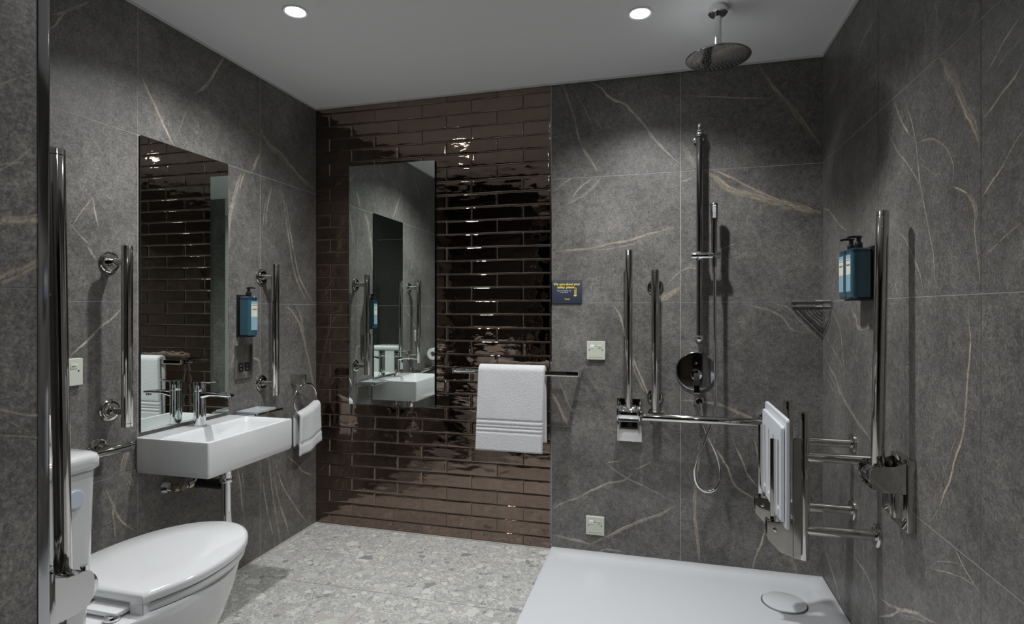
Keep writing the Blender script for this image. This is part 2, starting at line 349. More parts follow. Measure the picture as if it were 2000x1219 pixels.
VEINS = {
 'B': [
  ([(1.3664,2.2566),(1.3914,2.1797),(1.4213,2.0904),(1.4361,2.0102),(1.4559,1.9521)],0.0054,0.2,0.5),
  ([(1.4559,1.9521),(1.478,1.9136),(1.5098,1.8623),(1.5342,1.8216)],0.0086,0.8,0.8),
  ([(1.4903,2.2608),(1.522,2.2379),(1.5511,2.2203),(1.568,2.1942),(1.5921,2.1675),(1.6232,2.15),(1.6636,2.134),(1.706,2.0772),(1.7341,2.0435),(1.7574,2.0176),(1.7713,1.9878),(1.7875,1.9674),(1.822,1.9243),(1.8677,1.8736),(1.9085,1.8354)],0.0063,0.15,0.9),
  ([(1.4213,2.2138),(1.4534,2.1614),(1.4903,2.0892),(1.5196,2.0133)],0.0039,0.2,0.35),
  ([(1.5147,2.087),(1.5342,2.056),(1.5535,2.0178)],0.0039,0.2,0.35),
  ([(1.6232,2.1379),(1.6541,2.1108),(1.6778,2.1014)],0.0036,0.1,0.3),
  ([(1.5535,1.8009),(1.5196,1.759),(1.478,1.7221),(1.4361,1.6997),(1.3764,1.673)],0.0074,0.1,0.6),
  ([(1.5074,1.7939),(1.4608,1.7624),(1.4213,1.7251),(1.4113,1.696)],0.0049,0.1,0.4),
  ([(1.4213,1.8066),(1.3664,1.7777),(1.3211,1.738)],0.005,0.1,0.35),
  ([(2.2397,2.2589),(2.2565,2.2252),(2.2817,2.1839),(2.2983,2.1482),(2.3191,2.1235),(2.3336,2.104),(2.3747,2.0551),(2.3972,2.015),(2.4216,1.9838),(2.4458,1.9416),(2.47,1.9041),(2.494,1.8668)],0.0124,0.95,0.6),
  ([(1.9107,2.1505),(2.0682,2.1279),(2.1974,2.1083),(2.3336,2.0928)],0.0037,0.4,0.5),
  ([(1.9197,1.9216),(1.9399,1.8872),(1.9578,1.8508),(1.9756,1.8122)],0.0164,0.9,0.75),
  ([(2.0155,1.8003),(2.0419,1.78),(2.0725,1.7503),(2.0943,1.7236),(2.1289,1.7032),(2.1761,1.6846),(2.2397,1.6652),(2.3025,1.6439),(2.3645,1.6228),(2.4357,1.6038),(2.494,1.5834)],0.0228,1,0.9),
  ([(2.0507,1.7957),(2.1116,1.771),(2.1654,1.7356),(2.2186,1.7005),(2.2921,1.6648),(2.3645,1.6251)],0.0069,0.7,0.6),
  ([(1.3059,1.4419),(1.3914,1.4545),(1.4903,1.4542),(1.5873,1.4782),(1.6825,1.4897),(1.7574,1.516),(1.822,1.528),(1.8723,1.5474)],0.0063,0.7,0.45),
  ([(1.4903,1.4517),(1.5632,1.4497),(1.6707,1.466),(1.7528,1.497)],0.0044,0.5,0.3),
  ([(1.822,1.2052),(1.8404,1.2241),(1.8723,1.2404),(1.9085,1.266)],0.0189,0.9,0.85),
  ([(1.8449,1.2714),(1.8723,1.3065),(1.9085,1.3413),(1.9466,1.3594),(2.0133,1.3441)],0.0042,0.3,0.4),
  ([(1.6017,1.1964),(1.6184,1.1673),(1.6422,1.1286),(1.6589,1.0563),(1.6778,0.9843)],0.0058,0.5,0.7),
  ([(1.6896,0.9605),(1.7107,0.9009),(1.7411,0.8299),(1.7644,0.7758),(1.776,0.7524)],0.0053,0.5,0.6),
  ([(1.6896,0.9557),(1.7013,0.8886),(1.7248,0.8294),(1.7574,0.7707)],0.0038,0.4,0.5),
  ([(1.3084,0.7657),(1.3261,0.729),(1.3413,0.7047),(1.3664,0.6537),(1.3939,0.5981)],0.008,0.8,0.9),
  ([(1.3413,0.8241),(1.3639,0.7802),(1.3864,0.7191),(1.4163,0.6636)],0.0045,0.6,0.5),
  ([(1.913,0.7462),(1.9623,0.7483),(2.0067,0.7455),(2.0572,0.7407),(2.0943,0.7331),(2.1332,0.7164),(2.1697,0.6998),(2.208,0.6811),(2.2817,0.6508)],0.0079,0.8,0.7),
  ([(1.3059,0.1891),(1.3539,0.2209),(1.3914,0.2416),(1.4411,0.2607),(1.4903,0.292),(1.539,0.3181),(1.5873,0.3463),(1.647,0.3559),(1.6731,0.37),(1.6943,0.3981)],0.0064,0.35,0.8),
  ([(1.706,0.4134),(1.7294,0.4295),(1.7574,0.4411),(1.7852,0.4598)],0.0048,0.4,0.7),
  ([(1.568,0.4372),(1.6351,0.3912),(1.6825,0.3659),(1.7574,0.336),(1.822,0.3081),(1.8677,0.2837)],0.0038,0.2,0.45),
  ([(1.568,0.4348),(1.5993,0.4443),(1.6399,0.4496)],0.0044,0.3,0.5),
  ([(1.4657,0.0122),(1.5025,0.0432),(1.539,0.0691),(1.5873,0.0889),(1.6351,0.1229),(1.6872,0.1523),(1.7644,0.191),(1.822,0.2132),(1.8563,0.2424),(1.9017,0.2702)],0.0096,0.7,0.85),
  ([(1.3059,0.0668),(1.3539,0.0644),(1.3964,0.0564),(1.4534,0.0502),(1.5098,0.0416)],0.0074,0.5,0.75),
  ([(1.5269,0.0068),(1.568,0.0284),(1.6113,0.0259),(1.6636,0.0197)],0.0049,0.2,0.5),
  ([(1.9934,0.5654),(1.989,0.4881),(1.9801,0.4057),(1.9734,0.3117),(1.9734,0.2182),(1.9845,0.1259),(1.9912,0.0566),(1.9934,-0.0015)],0.0075,0.85,0.8),
  ([(2.0419,0.5776),(2.0638,0.5326),(2.0899,0.495),(2.1203,0.4441),(2.1289,0.4057),(2.1461,0.3726),(2.1867,0.3461),(2.2355,0.3207)],0.006,0.6,0.75),
  ([(2.1289,0.5966),(2.1461,0.5517),(2.1718,0.5006),(2.1931,0.4335),(2.2186,0.4013),(2.2481,0.3695)],0.005,0.3,0.6),
  ([(2.2228,0.5953),(2.2397,0.528),(2.2481,0.4718)],0.005,0.5,0.6),
  ([(2.2712,0.2014),(2.2544,0.1361),(2.2334,0.0724),(2.2122,0.0016)],0.0059,0.5,0.7),
  ([(2.3706,0.088),(2.3829,0.0558),(2.4013,0.0021)],0.009,0.7,0.7),
  ([(2.1697,1.1901),(2.2397,1.1762),(2.3025,1.1581),(2.348,1.1266),(2.3747,1.0752),(2.4458,1.0603)],0.005,0.1,0.4),
  ([(2.0791,1.4354),(2.1116,1.4484),(2.1483,1.4634)],0.0037,0.2,0.4),
  ([(2.2817,1.1988),(2.3645,1.1761),(2.4053,1.1202),(2.494,1.0254)],0.0034,0.1,0.35),
  ([(1.8904,1.6292),(1.9039,1.6427)],0.0035,0.1,0.5),
  ([(1.913,1.7528),(1.9444,1.758),(1.9623,1.7686)],0.0042,0.1,0.4),
 ],
 'R': [
  ([(-1.0484,1.7987),(-1.0748,1.7771),(-1.0901,1.7455),(-1.115,1.723),(-1.1342,1.7056),(-1.1437,1.6755),(-1.1667,1.6432),(-1.1846,1.6112),(-1.2063,1.5889),(-1.2168,1.5627),(-1.2334,1.524)],0.0156,0.9,0.75),
  ([(-1.2293,1.8458),(-1.2231,1.8288),(-1.2147,1.8127),(-1.2041,1.8065)],0.0125,0.9,0.55),
  ([(-0.7627,1.7987),(-0.7929,1.7544),(-0.8185,1.7158),(-0.8468,1.6846),(-0.8842,1.6471)],0.0045,0.4,0.6),
  ([(-0.8327,1.782),(-0.8606,1.7383),(-0.8842,1.6986),(-0.9071,1.6487),(-0.9199,1.6057),(-0.9325,1.5536),(-0.9419,1.503),(-0.9662,1.4461),(-0.9869,1.386),(-1.0155,1.3161),(-1.0321,1.204)],0.0036,0.3,0.55),
  ([(-0.9722,1.9631),(-0.9751,1.9008),(-0.9692,1.8061)],0.0032,0.5,0.5),
  ([(-1.0183,1.9587),(-1.0403,1.9146),(-1.0349,1.885),(-1.0239,1.8381)],0.0031,0.3,0.35),
  ([(-0.6124,2.1291),(-0.5848,2.1093),(-0.5121,2.1029),(-0.4283,2.0764)],0.0038,0.3,0.5),
  ([(-0.2374,2.0882),(-0.1841,2.0669),(-0.0695,2.0577)],0.0037,0.2,0.45),
  ([(-0.6696,1.7597),(-0.7113,1.7192),(-0.755,1.6748),(-0.7892,1.6345),(-0.8363,1.5995),(-0.8808,1.5621),(-0.9199,1.5245),(-0.948,1.4851),(-0.9692,1.4428)],0.0033,0.4,0.45),
  ([(-0.9231,1.6187),(-0.9692,1.615),(-1.0155,1.6053),(-1.0591,1.5797),(-1.085,1.5634),(-1.1051,1.5392),(-1.1247,1.5023),(-1.115,1.4655)],0.0031,0.6,0.5),
  ([(-1.115,1.4593),(-1.1576,1.4443),(-1.1846,1.4294),(-1.2063,1.4056),(-1.2168,1.3866)],0.0028,0.6,0.6),
  ([(-1.1802,1.4338),(-1.2063,1.4113),(-1.2231,1.3855),(-1.2231,1.3629)],0.008,0.9,0.6),
  ([(-1.2168,1.3843),(-1.2126,1.3417),(-1.2231,1.295),(-1.2354,1.2378),(-1.2354,1.2064)],0.0029,0.8,0.6),
  ([(-0.9388,1.5589),(-0.9869,1.5334),(-1.0239,1.5087),(-1.0591,1.5031)],0.0021,0.1,0.3),
  ([(-1.3893,1.7386),(-1.357,1.7249),(-1.3227,1.7125),(-1.2956,1.6909),(-1.2633,1.6743)],0.0031,0.5,0.55),
  ([(-1.3893,1.6894),(-1.3435,1.6823),(-1.3138,1.6767),(-1.2993,1.6638)],0.0027,0.5,0.6),
  ([(-1.3893,1.65),(-1.3734,1.629),(-1.3486,1.6158),(-1.3138,1.6094),(-1.2937,1.5945),(-1.2475,1.5798)],0.0035,0.8,0.75),
  ([(-1.3893,1.5123),(-1.3652,1.4967),(-1.3486,1.4863),(-1.3314,1.4652),(-1.3011,1.4443),(-1.2711,1.4295),(-1.2435,1.4087)],0.0035,0.85,0.75),
  ([(-1.3893,1.3372),(-1.3401,1.3191),(-1.2956,1.2983),(-1.2475,1.2815)],0.0027,0.8,0.5),
  ([(-1.3861,1.387),(-1.3652,1.3711)],0.002,0.6,0.5),
  ([(-1.1846,1.1999),(-1.189,1.1592),(-1.1977,1.1016),(-1.189,1.0315),(-1.1779,0.9601),(-1.1712,0.9002),(-1.1576,0.8559),(-1.1295,0.813),(-1.1026,0.7504),(-1.0722,0.7098),(-1.0591,0.6801),(-1.0013,0.6116)],0.0048,0.85,0.75),
  ([(-1.146,0.8772),(-1.1101,0.8265),(-1.0773,0.7681),(-1.043,0.6876)],0.0019,0.3,0.4),
  ([(-0.3722,1.1743),(-0.4006,1.1463),(-0.4446,1.134),(-0.4283,1.1099),(-0.4711,1.0985),(-0.5707,1.1052)],0.01,0.75,0.6),
  ([(-0.062,1.1929),(-0.1282,1.1649),(-0.1909,1.1301),(-0.2568,1.0755),(-0.2695,0.9971),(-0.3008,0.9313),(-0.3008,0.8787)],0.0049,0.5,0.5),
  ([(-0.0236,1.0772),(-0.0992,1.0268),(-0.2044,0.982),(-0.2695,0.9477),(-0.313,0.8842)],0.0037,0.2,0.4),
  ([(-0.0079,0.973),(-0.0845,0.9361),(-0.1841,0.8923),(-0.2695,0.8293),(-0.3606,0.7956),(-0.4606,0.7623),(-0.5467,0.7413),(-0.6259,0.7087)],0.0077,0.35,0.65),
  ([(-0.0391,0.9253),(-0.1565,0.8745),(-0.2374,0.8385),(-0.313,0.8223)],0.0041,0.2,0.4),
  ([(-0.0391,0.8817),(-0.1841,0.8267),(-0.2374,0.7944)],0.0033,0.2,0.4),
  ([(-0.0079,1.606),(-0.0992,1.575),(-0.2374,1.4953),(-0.3311,1.4586)],0.005,0.6,0.5),
  ([(-0.8039,1.3902),(-0.8398,1.3752),(-0.8708,1.3424),(-0.9263,1.2834),(-0.9511,1.2473),(-0.9632,1.2017)],0.0034,0.4,0.55),
  ([(-0.7741,1.252),(-0.7892,1.218),(-0.7929,1.1997)],0.003,0.3,0.5),
  ([(-0.0158,0.16),(-0.0845,0.1172),(-0.1565,0.0862),(-0.2111,0.0607),(-0.2504,0.0199),(-0.2884,0.0001)],0.0074,0.4,0.7),
  ([(-0.4118,0.2721),(-0.4969,0.2695),(-0.5564,0.2616),(-0.5987,0.2308),(-0.6436,0.1871)],0.0049,0.3,0.6),
  ([(-0.6524,0.2473),(-0.7031,0.2534),(-0.7627,0.2713),(-0.8363,0.3003),(-0.9199,0.3353),(-0.9751,0.3508),(-1.0376,0.3699)],0.0066,0.4,0.7),
  ([(-0.6392,0.1765),(-0.7433,0.2364),(-0.8363,0.3032)],0.0047,0.2,0.6),
  ([(-0.8003,0.2771),(-0.8606,0.2897),(-0.9199,0.3241),(-0.9869,0.3463)],0.0071,0.3,0.5),
  ([(-1.1271,0.5996),(-1.1437,0.5884),(-1.1622,0.5726),(-1.1846,0.565),(-1.2063,0.5543),(-1.2435,0.5452)],0.003,0.35,0.6),
  ([(-1.0239,0.5206),(-1.0773,0.5464),(-1.139,0.5684),(-1.1735,0.5717)],0.0025,0.1,0.45),
  ([(-1.0099,0.496),(-1.0901,0.5245),(-1.1622,0.5454),(-1.2168,0.5513)],0.0027,0.2,0.5),
  ([(-0.2374,0.2937),(-0.3311,0.2626),(-0.4173,0.2671)],0.0038,0.2,0.4),
  ([(-0.7511,0.7004),(-0.7741,0.6683),(-0.7892,0.6393)],0.0031,0.6,0.5),
 ],
 'L': [
  ([(-1.2551,2.1902),(-1.2721,2.166),(-1.2987,2.142),(-1.3261,2.1212),(-1.3435,2.1025),(-1.3543,2.076),(-1.3651,2.0483),(-1.3832,2.0299)],0.0049,0.6,0.6),
  ([(-1.2721,2.1626),(-1.3019,2.137),(-1.3309,2.1171),(-1.3543,2.0921),(-1.3832,2.0774)],0.0033,0.4,0.35),
  ([(-1.0769,2.0299),(-1.052,1.9896),(-1.0286,1.9551),(-1.0113,1.929),(-0.9804,1.876),(-0.9531,1.8378),(-0.9228,1.7992)],0.0061,0.7,0.8),
  ([(-1.0222,1.9499),(-1.007,1.9306),(-0.9893,1.904)],0.0031,0.4,0.5),
  ([(-0.8496,1.9903),(-0.877,1.9359),(-0.8917,1.8907),(-0.9109,1.8446),(-0.9346,1.8118)],0.0036,0.8,0.3),
  ([(-0.6676,2.2565),(-0.6908,2.2201),(-0.7192,2.1733),(-0.747,2.1233),(-0.7795,2.0808),(-0.8267,2.0399)],0.0065,0.4,0.7),
  ([(-0.4442,2.0404),(-0.4372,2.0039),(-0.4018,1.9732),(-0.3655,1.9515),(-0.3092,1.947),(-0.2782,1.9248),(-0.2183,1.8961),(-0.1474,1.8602),(-0.0819,1.8397),(-0.0088,1.8165)],0.0128,0.8,0.75),
  ([(-0.4302,1.9964),(-0.3728,1.9395),(-0.3092,1.9242),(-0.2506,1.8881)],0.005,0.5,0.4),
  ([(-0.4442,1.9053),(-0.4717,1.8573),(-0.4953,1.8039)],0.0081,0.8,0.75),
  ([(-0.5575,1.7937),(-0.5828,1.7441),(-0.6014,1.6808),(-0.6168,1.6325),(-0.6349,1.5799),(-0.6439,1.5113),(-0.6499,1.399)],0.0113,0.8,0.65),
  ([(-0.5446,1.7921),(-0.5638,1.7483),(-0.5765,1.6996)],0.0055,0.7,0.5),
  ([(-0.3054,1.7859),(-0.2899,1.751),(-0.2664,1.6915),(-0.2506,1.5911),(-0.2265,1.4904),(-0.2019,1.3881),(-0.1686,1.3162),(-0.1171,1.2459),(-0.0819,1.2003)],0.0068,0.4,0.55),
  ([(-0.2506,1.6944),(-0.2265,1.5685),(-0.1895,1.4417),(-0.1474,1.3253),(-0.0274,1.1954)],0.0069,0.5,0.6),
  ([(-0.3581,1.7694),(-0.3801,1.7079),(-0.4054,1.6174),(-0.4018,1.5568)],0.0049,0.4,0.45),
  ([(-0.4018,1.7037),(-0.4196,1.6151),(-0.4267,1.5411)],0.0039,0.3,0.35),
  ([(-0.2386,1.1882),(-0.1937,1.1411),(-0.1474,1.098),(-0.1171,1.0298),(-0.0952,0.9608),(-0.0639,0.8763),(-0.0366,0.7905),(-0.0135,0.718),(-0.0088,0.6614)],0.0109,0.6,0.8),
  ([(-0.1812,1.186),(-0.1431,1.1461),(-0.1258,1.0921),(-0.1084,1.0158),(-0.0819,0.9326)],0.0075,0.5,0.6),
  ([(-0.2664,1.188),(-0.2101,1.157),(-0.1601,1.1116)],0.0052,0.3,0.5),
  ([(-1.1308,1.1776),(-1.1539,1.1631),(-1.169,1.1384),(-1.1985,1.1213),(-1.2254,1.1013),(-1.2619,1.0653),(-1.2954,1.0372),(-1.3293,1.0069)],0.0041,0.3,0.7),
  ([(-1.2482,1.5408),(-1.2412,1.5114),(-1.2343,1.4733),(-1.2272,1.4349)],0.0038,0.3,0.6),
  ([(-1.2482,1.534),(-1.2687,1.5065),(-1.2888,1.4763),(-1.3101,1.4398)],0.003,0.2,0.4),
  ([(-1.3245,1.4475),(-1.3052,1.4207),(-1.2821,1.4005),(-1.2551,1.3768)],0.0033,0.3,0.5),
  ([(-1.2653,1.3756),(-1.2516,1.3534),(-1.2343,1.3311)],0.0041,0.3,0.6),
  ([(-1.1151,0.6976),(-1.123,0.6704),(-1.1308,0.6326),(-1.1463,0.5972)],0.0145,0.85,0.8),
  ([(-1.1269,0.5918),(-1.1112,0.5691),(-1.0992,0.5327)],0.0146,0.85,0.7),
  ([(-1.2094,0.5733),(-1.1912,0.5293),(-1.1765,0.4945),(-1.1615,0.4539),(-1.1463,0.4253),(-1.1032,0.3803),(-1.0871,0.3668)],0.0046,0.6,0.65),
  ([(-1.1765,0.4945),(-1.1727,0.4314),(-1.1634,0.3569)],0.0035,0.5,0.5),
  ([(-0.5638,1.0842),(-0.5828,1.0344),(-0.6076,0.9721),(-0.6319,0.9066)],0.0046,0.2,0.5),
  ([(-0.5382,1.0321),(-0.5702,0.9693),(-0.5952,0.8687)],0.0046,0.2,0.45),
  ([(-0.4987,0.9403),(-0.4614,0.9396),(-0.4442,0.9116),(-0.4372,0.8747),(-0.4476,0.8445)],0.0077,0.6,0.75),
  ([(-0.3581,0.4184),(-0.3432,0.352),(-0.3282,0.2722),(-0.3054,0.2017),(-0.2585,0.0957),(-0.2345,0.022)],0.0071,0.5,0.75),
  ([(-0.3357,0.4),(-0.2977,0.3134),(-0.2506,0.2349),(-0.1895,0.1548),(-0.1258,0.074),(-0.0729,0.0221)],0.0052,0.3,0.6),
  ([(-0.4267,0.3638),(-0.4125,0.2743),(-0.3874,0.1677),(-0.3432,0.0393)],0.0049,0.4,0.6),
  ([(-0.3801,0.4366),(-0.3655,0.3087),(-0.3357,0.1743),(-0.2977,0.0034)],0.0045,0.3,0.5),
  ([(-0.5859,0.4446),(-0.5702,0.3712),(-0.5575,0.2517)],0.0055,0.1,0.4),
  ([(-0.2506,0.4338),(-0.2183,0.3996),(-0.1686,0.3681),(-0.1345,0.3188),(-0.0274,0.2667)],0.0064,0.3,0.55),
  ([(-0.5638,0.4385),(-0.5446,0.3448)],0.0042,0.1,0.35),
  ([(-1.0157,1.6892),(-0.9937,1.6656)],0.0019,0.1,0.1),
 ],
 'N': [
  ([(-2.0339,1.3041),(-2.0194,1.3088),(-2.0045,1.3136),(-1.9891,1.3126),(-1.9764,1.3163)],0.0059,0.7,0.75),
  ([(-2.012,1.3124),(-1.993,1.3188),(-1.9764,1.3258)],0.0025,0.7,0.6),
  ([(-2.0339,1.2106),(-2.0209,1.2178),(-2.006,1.2262),(-1.9907,1.2349),(-1.9764,1.2463)],0.0075,0.75,0.7),
  ([(-2.0339,1.3863),(-2.018,1.3992),(-2.006,1.4106),(-1.9969,1.4248),(-1.9891,1.4337)],0.0022,0.4,0.5),
  ([(-2.0339,1.3944),(-2.0194,1.4021),(-1.9984,1.4083)],0.002,0.3,0.4),
  ([(-2.0339,1.5221),(-2.0209,1.5338),(-2.0083,1.5446),(-1.9844,1.561)],0.0018,0.3,0.5),
  ([(-2.0339,1.008),(-2.0194,0.9989),(-2.0045,0.9913),(-1.9764,0.9878)],0.0029,0.5,0.5),
  ([(-2.0339,0.9657),(-2.012,0.9593),(-1.9764,0.9489)],0.0017,0.4,0.35),
  ([(-2.0105,1.5962),(-2.003,1.5963),(-1.9969,1.5957)],0.0017,0.2,0.5),
  ([(-2.0194,0.9841),(-2.0045,0.9694),(-1.9891,0.9603)],0.0017,0.3,0.4),
 ],
}

# ------------------------------------------------------------------ the room
def ribbons(bm, key, axis, val, sign, vl, gl):
    """marble veins: narrow ribbons lying in the tile face, fading to nothing at both edges"""
    off = 0.0; step = .000006 if axis == 0 and key != 'R' else -.000006
    strands = []
    for vi, (pts, w, g, s) in enumerate(VEINS[key]):
        k = min(7, int(w/.0035))
        if k < 2: strands.append((pts, w*1.3, g, min(1, s*1.35), 0, w*.5, vi))
        else:
            strands.append((pts, w*1.25, g, s*.62, 0, w*.2, vi))          # faint body
            for q in range(k): strands.append((pts, random.uniform(.0032, .0068), min(1, g+random.uniform(-.25, .1)), min(1, s*random.uniform(.7, 1.25)), (q/(k-1)-.5)*w*.85, w*.30, vi*9+q+1))
    for pts, w, g, s, sh, wander, sd in strands:
        off += step
        P = [Vector((a, b, 0)) for a, b in pts]; fine = []
        for a, b in zip(P, P[1:]):
            k = max(1, int((b-a).length/.010))
            for i in range(k): fine.append(a.lerp(b, i/k))
        fine.append(P[-1])
        for _ in range(3): fine = [fine[0]]+[(fine[i-1]+fine[i]*2+fine[i+1])/4 for i in range(1, len(fine)-1)]+[fine[-1]]
        n = len(fine); rows = []
        for i, p in enumerate(fine):
            t = (fine[min(i+1, n-1)]-fine[max(i-1, 0)]).normalized(); nn = Vector((-t.y, t.x, 0))
            f = i/(n-1); env = 1 if key == 'N' else min(1, 4*f+.2, 4*(1-f)+.2)
            j = noise.noise(Vector((p.x*26+sd*3.1, p.y*26, g*5)))+.5*noise.noise(Vector((p.x*75+sd, p.y*75, 1)))
            q = p+nn*(j*wander+sh*env)
            ww = w*1.15*env*(.7+.8*abs(noise.noise(Vector((p.x*30+7, p.y*30, sd)))))
            al0 = s*(.5+.5*env)*(.75+.6*noise.noise(Vector((p.x*18, p.y*18, sd+.5))))
            row = []
            for o, al in ((-1, 0), (-.3, 1), (.3, 1), (1, 0)):
                c = q+nn*ww*o*.8
                c.y = min(max(c.y, .002), H-.002)
                if key == 'B': c.x = max(c.x, XB+.004)
                co = (c.x, val+off, c.y) if axis == 1 else (val+off, c.x, c.y)
                row.append((bm.verts.new(co), al*max(0, min(1, al0))))
            rows.append(row)
        for a, b in zip(rows, rows[1:]):
            for i in range(3):
                vs = [a[i], a[i+1], b[i+1], b[i]]
                try: fc = bm.faces.new([x[0] for x in vs])
                except ValueError: continue
                for lp, x in zip(fc.loops, vs): lp[vl] = x[1]; lp[gl] = g
    return bm
def fin_wall(name, bm, mats, axis, sign):
    me = bpy.data.meshes.new(name); 
    for f in bm.faces:
        f.normal_update()
        if f.material_index == 0:
            nv = f.normal[axis]
            if nv*sign < 0: f.normal_flip()
    bm.to_mesh(me); bm.free()
    for mm in mats: me.materials.append(M[mm])
    o = bpy.data.objects.new(name, me); COL.objects.link(o); o['kind'] = 'structure'
    return o
def wall(name, axis, val, sign, us, zs, key, mat):
    """large-format stone tiles over a grout bed; sign = direction of the room along the axis"""
    bm = bmesh.new()
    vl = bm.loops.layers.float.new('vein'); gl = bm.loops.layers.float.new('gold')
    t = .12; gap = .0012
    lo, hi = (val-.0008*sign, val-t*sign); a0, a1 = min(lo, hi), max(lo, hi)
    if axis == 1: box(bm, us[0], us[-1], a0, a1, 0, H+.05, mi=1)
    else: box(bm, a0, a1, us[0], us[-1], 0, H+.05, mi=1)
    for u0, u1 in zip(us, us[1:]):
        for z0, z1 in zip(zs, zs[1:]):
            c = [(u0+gap, z0+gap), (u1-gap, z0+gap), (u1-gap, z1-gap), (u0+gap, z1-gap)]
            bm.faces.new([bm.verts.new((u, val, z) if axis == 1 else (val, u, z)) for u, z in c])
    if key: ribbons(bm, key, axis, val+.00006*sign, sign, vl, gl)
    return fin_wall(name, bm, (mat, 'grout'), axis, sign)

wall('wall_shower', 1, 0.0, -1, [XB, 1.911, W+.12], [0, .6, 1.2, 1.8, H], 'B', 'stone_back')
wall('wall_left', 0, 0.0, 1, [YN-.12, -1.68, -1.0804, -.4434, 0], [0, .588, 1.193, 1.797, H], 'L', 'stone_left')
wall('wall_right', 0, W, -1, [YN-.02, -1.84, -1.24, -.64, 0], [0, .6, 1.2, 1.8, H], 'R', 'stone_right')
wall('wall_cistern', 1, YN, 1, [-.12, .1, XN-.121], [0, .6, 1.2, 1.8, H], None, 'stone_dark')  # unseen wall, stone colour darkened so the brown tiles reflect near black
# the doorway the room is seen through: tiled reveal on the left, short return on the right, head above
wall('wall_partition', 0, XN, 1, [YF, YN-.018], [0, .6, 1.2, 1.8, H], 'N', 'stone_near_lit')  # reveal stone lightened in colour to look better lit
wall('wall_doorway', 1, YN, 1, [2.36, W+.12], [0, .6, 1.2, 1.8, H], None, 'stone_near_lit')
bm = bmesh.new(); box(bm, XN-.122, XN-.004, YN-.018, YN-.0005, 0, H+.02)
mk('wall_return', bm, 'stone_dark', smooth=False, kind='structure')
bm = bmesh.new(); extrude_poly(bm, rpoly([(XN-.012, YN+.002), (XN+.0015, YN+.002), (XN+.0015, YN-.0175), (XN-.012, YN-.0175)], [0, .004, 0, 0]), 2, .001, H-.001)
mk('trim_1', bm, 'dark_chrome', kind='structure')
bm = bmesh.new(); box(bm, XN+.002, 2.359, YF, YN, 2.10, H-.001); mk('wall_over_doorway', bm, 'paint', smooth=False, kind='structure')
# hallway behind the camera
def hall(name, *a, mat='hall'):
    bm = bmesh.new(); box(bm, *a); return mk(name, bm, mat, smooth=False, kind='structure')
hall('wall_hall_left', -.12, XN-.121, YF, YN-.121, 0, H)
hall('wall_hall_right', 2.361, W+.9, YF, YN-.121, 0, H)
hall('wall_hall_side_left', -.24, -.121, YH, YN-.121, 0, H)
hall('wall_hall_side_right', W+.9, W+1.0, YH-.1, YF, 0, H)
hall('wall_near', -.24, W+.9, YH-.1, YH, 0, H)
hall('floor_hall', -.12, W+.9, YH, YF-.001, -.1, -.001, mat='carpet')
hall('ceiling_hall', -.24, W+1.0, YH-.1, YF-.13, H+.001, H+.1, mat='paint')

# brown glazed brick-format tiles, running bond, each with its own tilt and uneven face
bm = bmesh.new(); tn = bm.loops.layers.float.new('tone')
box(bm, 0, XB-.0005, .0025, .12, 0, H+.05, mi=1)
ROW = .0679; TL = .2705; TOP = 2.2274; G = .0014
k = -1
while True:
    z1 = min(TOP-ROW*k, H); z0 = max(TOP-ROW*(k+1), 0)
    if z1 <= .004: break
    start = .0855 if k % 2 == 0 else .2208
    xs = [0.0]+[start+TL*i for i in range(-1, 6) if .01 < start+TL*i < XB-.01]+[XB-.004]
    for xa, xb in zip(xs, xs[1:]):
        NX = max(4, int((xb-xa)/.0085)); NZ = 9
        tx, tz = random.uniform(-1, 1)*.0045, random.uniform(-1, 1)*.016; dep = random.uniform(-.0003, .0004); ph = random.uniform(0, 50)
        tone = random.uniform(.2, 1.0)
        def sv(i, N):  # denser lines at the tile's rim
            t = i/N; return t
        grid = []
        fx = [0, .0012/(xb-xa), .004/(xb-xa)]+[.004/(xb-xa)+(1-.008/(xb-xa))*i/NX for i in range(1, NX)]+[1-.004/(xb-xa), 1-.0012/(xb-xa), 1]
        hz = max(z1-z0, .01)
        fz = [0, .0012/hz, .004/hz]+[.004/hz+(1-.008/hz)*i/NZ for i in range(1, NZ)]+[1-.004/hz, 1-.0012/hz, 1]
        for a in fx:
            col = []
            for b in fz:
                x = xa+G+(xb-xa-2*G)*a; z = z0+G+(z1-z0-2*G)*b
                ex = min(a, 1-a)*(xb-xa); ez = min(b, 1-b)*hz; e = min(ex, ez)
                roll = .0020*max(0, 1-e/.0024)**2
                w = .00075*noise.noise(Vector((x*17+ph, z*34, ph)))+.00045*noise.noise(Vector((x*52, z*95+ph, 2)))*max(0, 1-e/.018)
                y = -.0022-dep-w+roll+tx*(x-(xa+xb)/2)+tz*(z-(z0+z1)/2)*.35
                col.append(bm.verts.new((x, min(y, .002), z)))
            grid.append(col)
        for i in range(len(fx)-1):
            for j in range(len(fz)-1):
                f = bm.faces.new((grid[i][j], grid[i+1][j], grid[i+1][j+1], grid[i][j+1])); f.smooth = True
                for lp in f.loops: lp[tn] = tone
    k += 1
bm.normal_update()
fin_wall('wall_back', bm, ('glaze', 'grout_dark'), 1, -1)
bm = bmesh.new(); box(bm, XB-.0035, XB+.0015, -.0022, .002, .0, H-.001)
mk('trim_2', bm, 'dark_chrome', kind='structure', smooth=False)

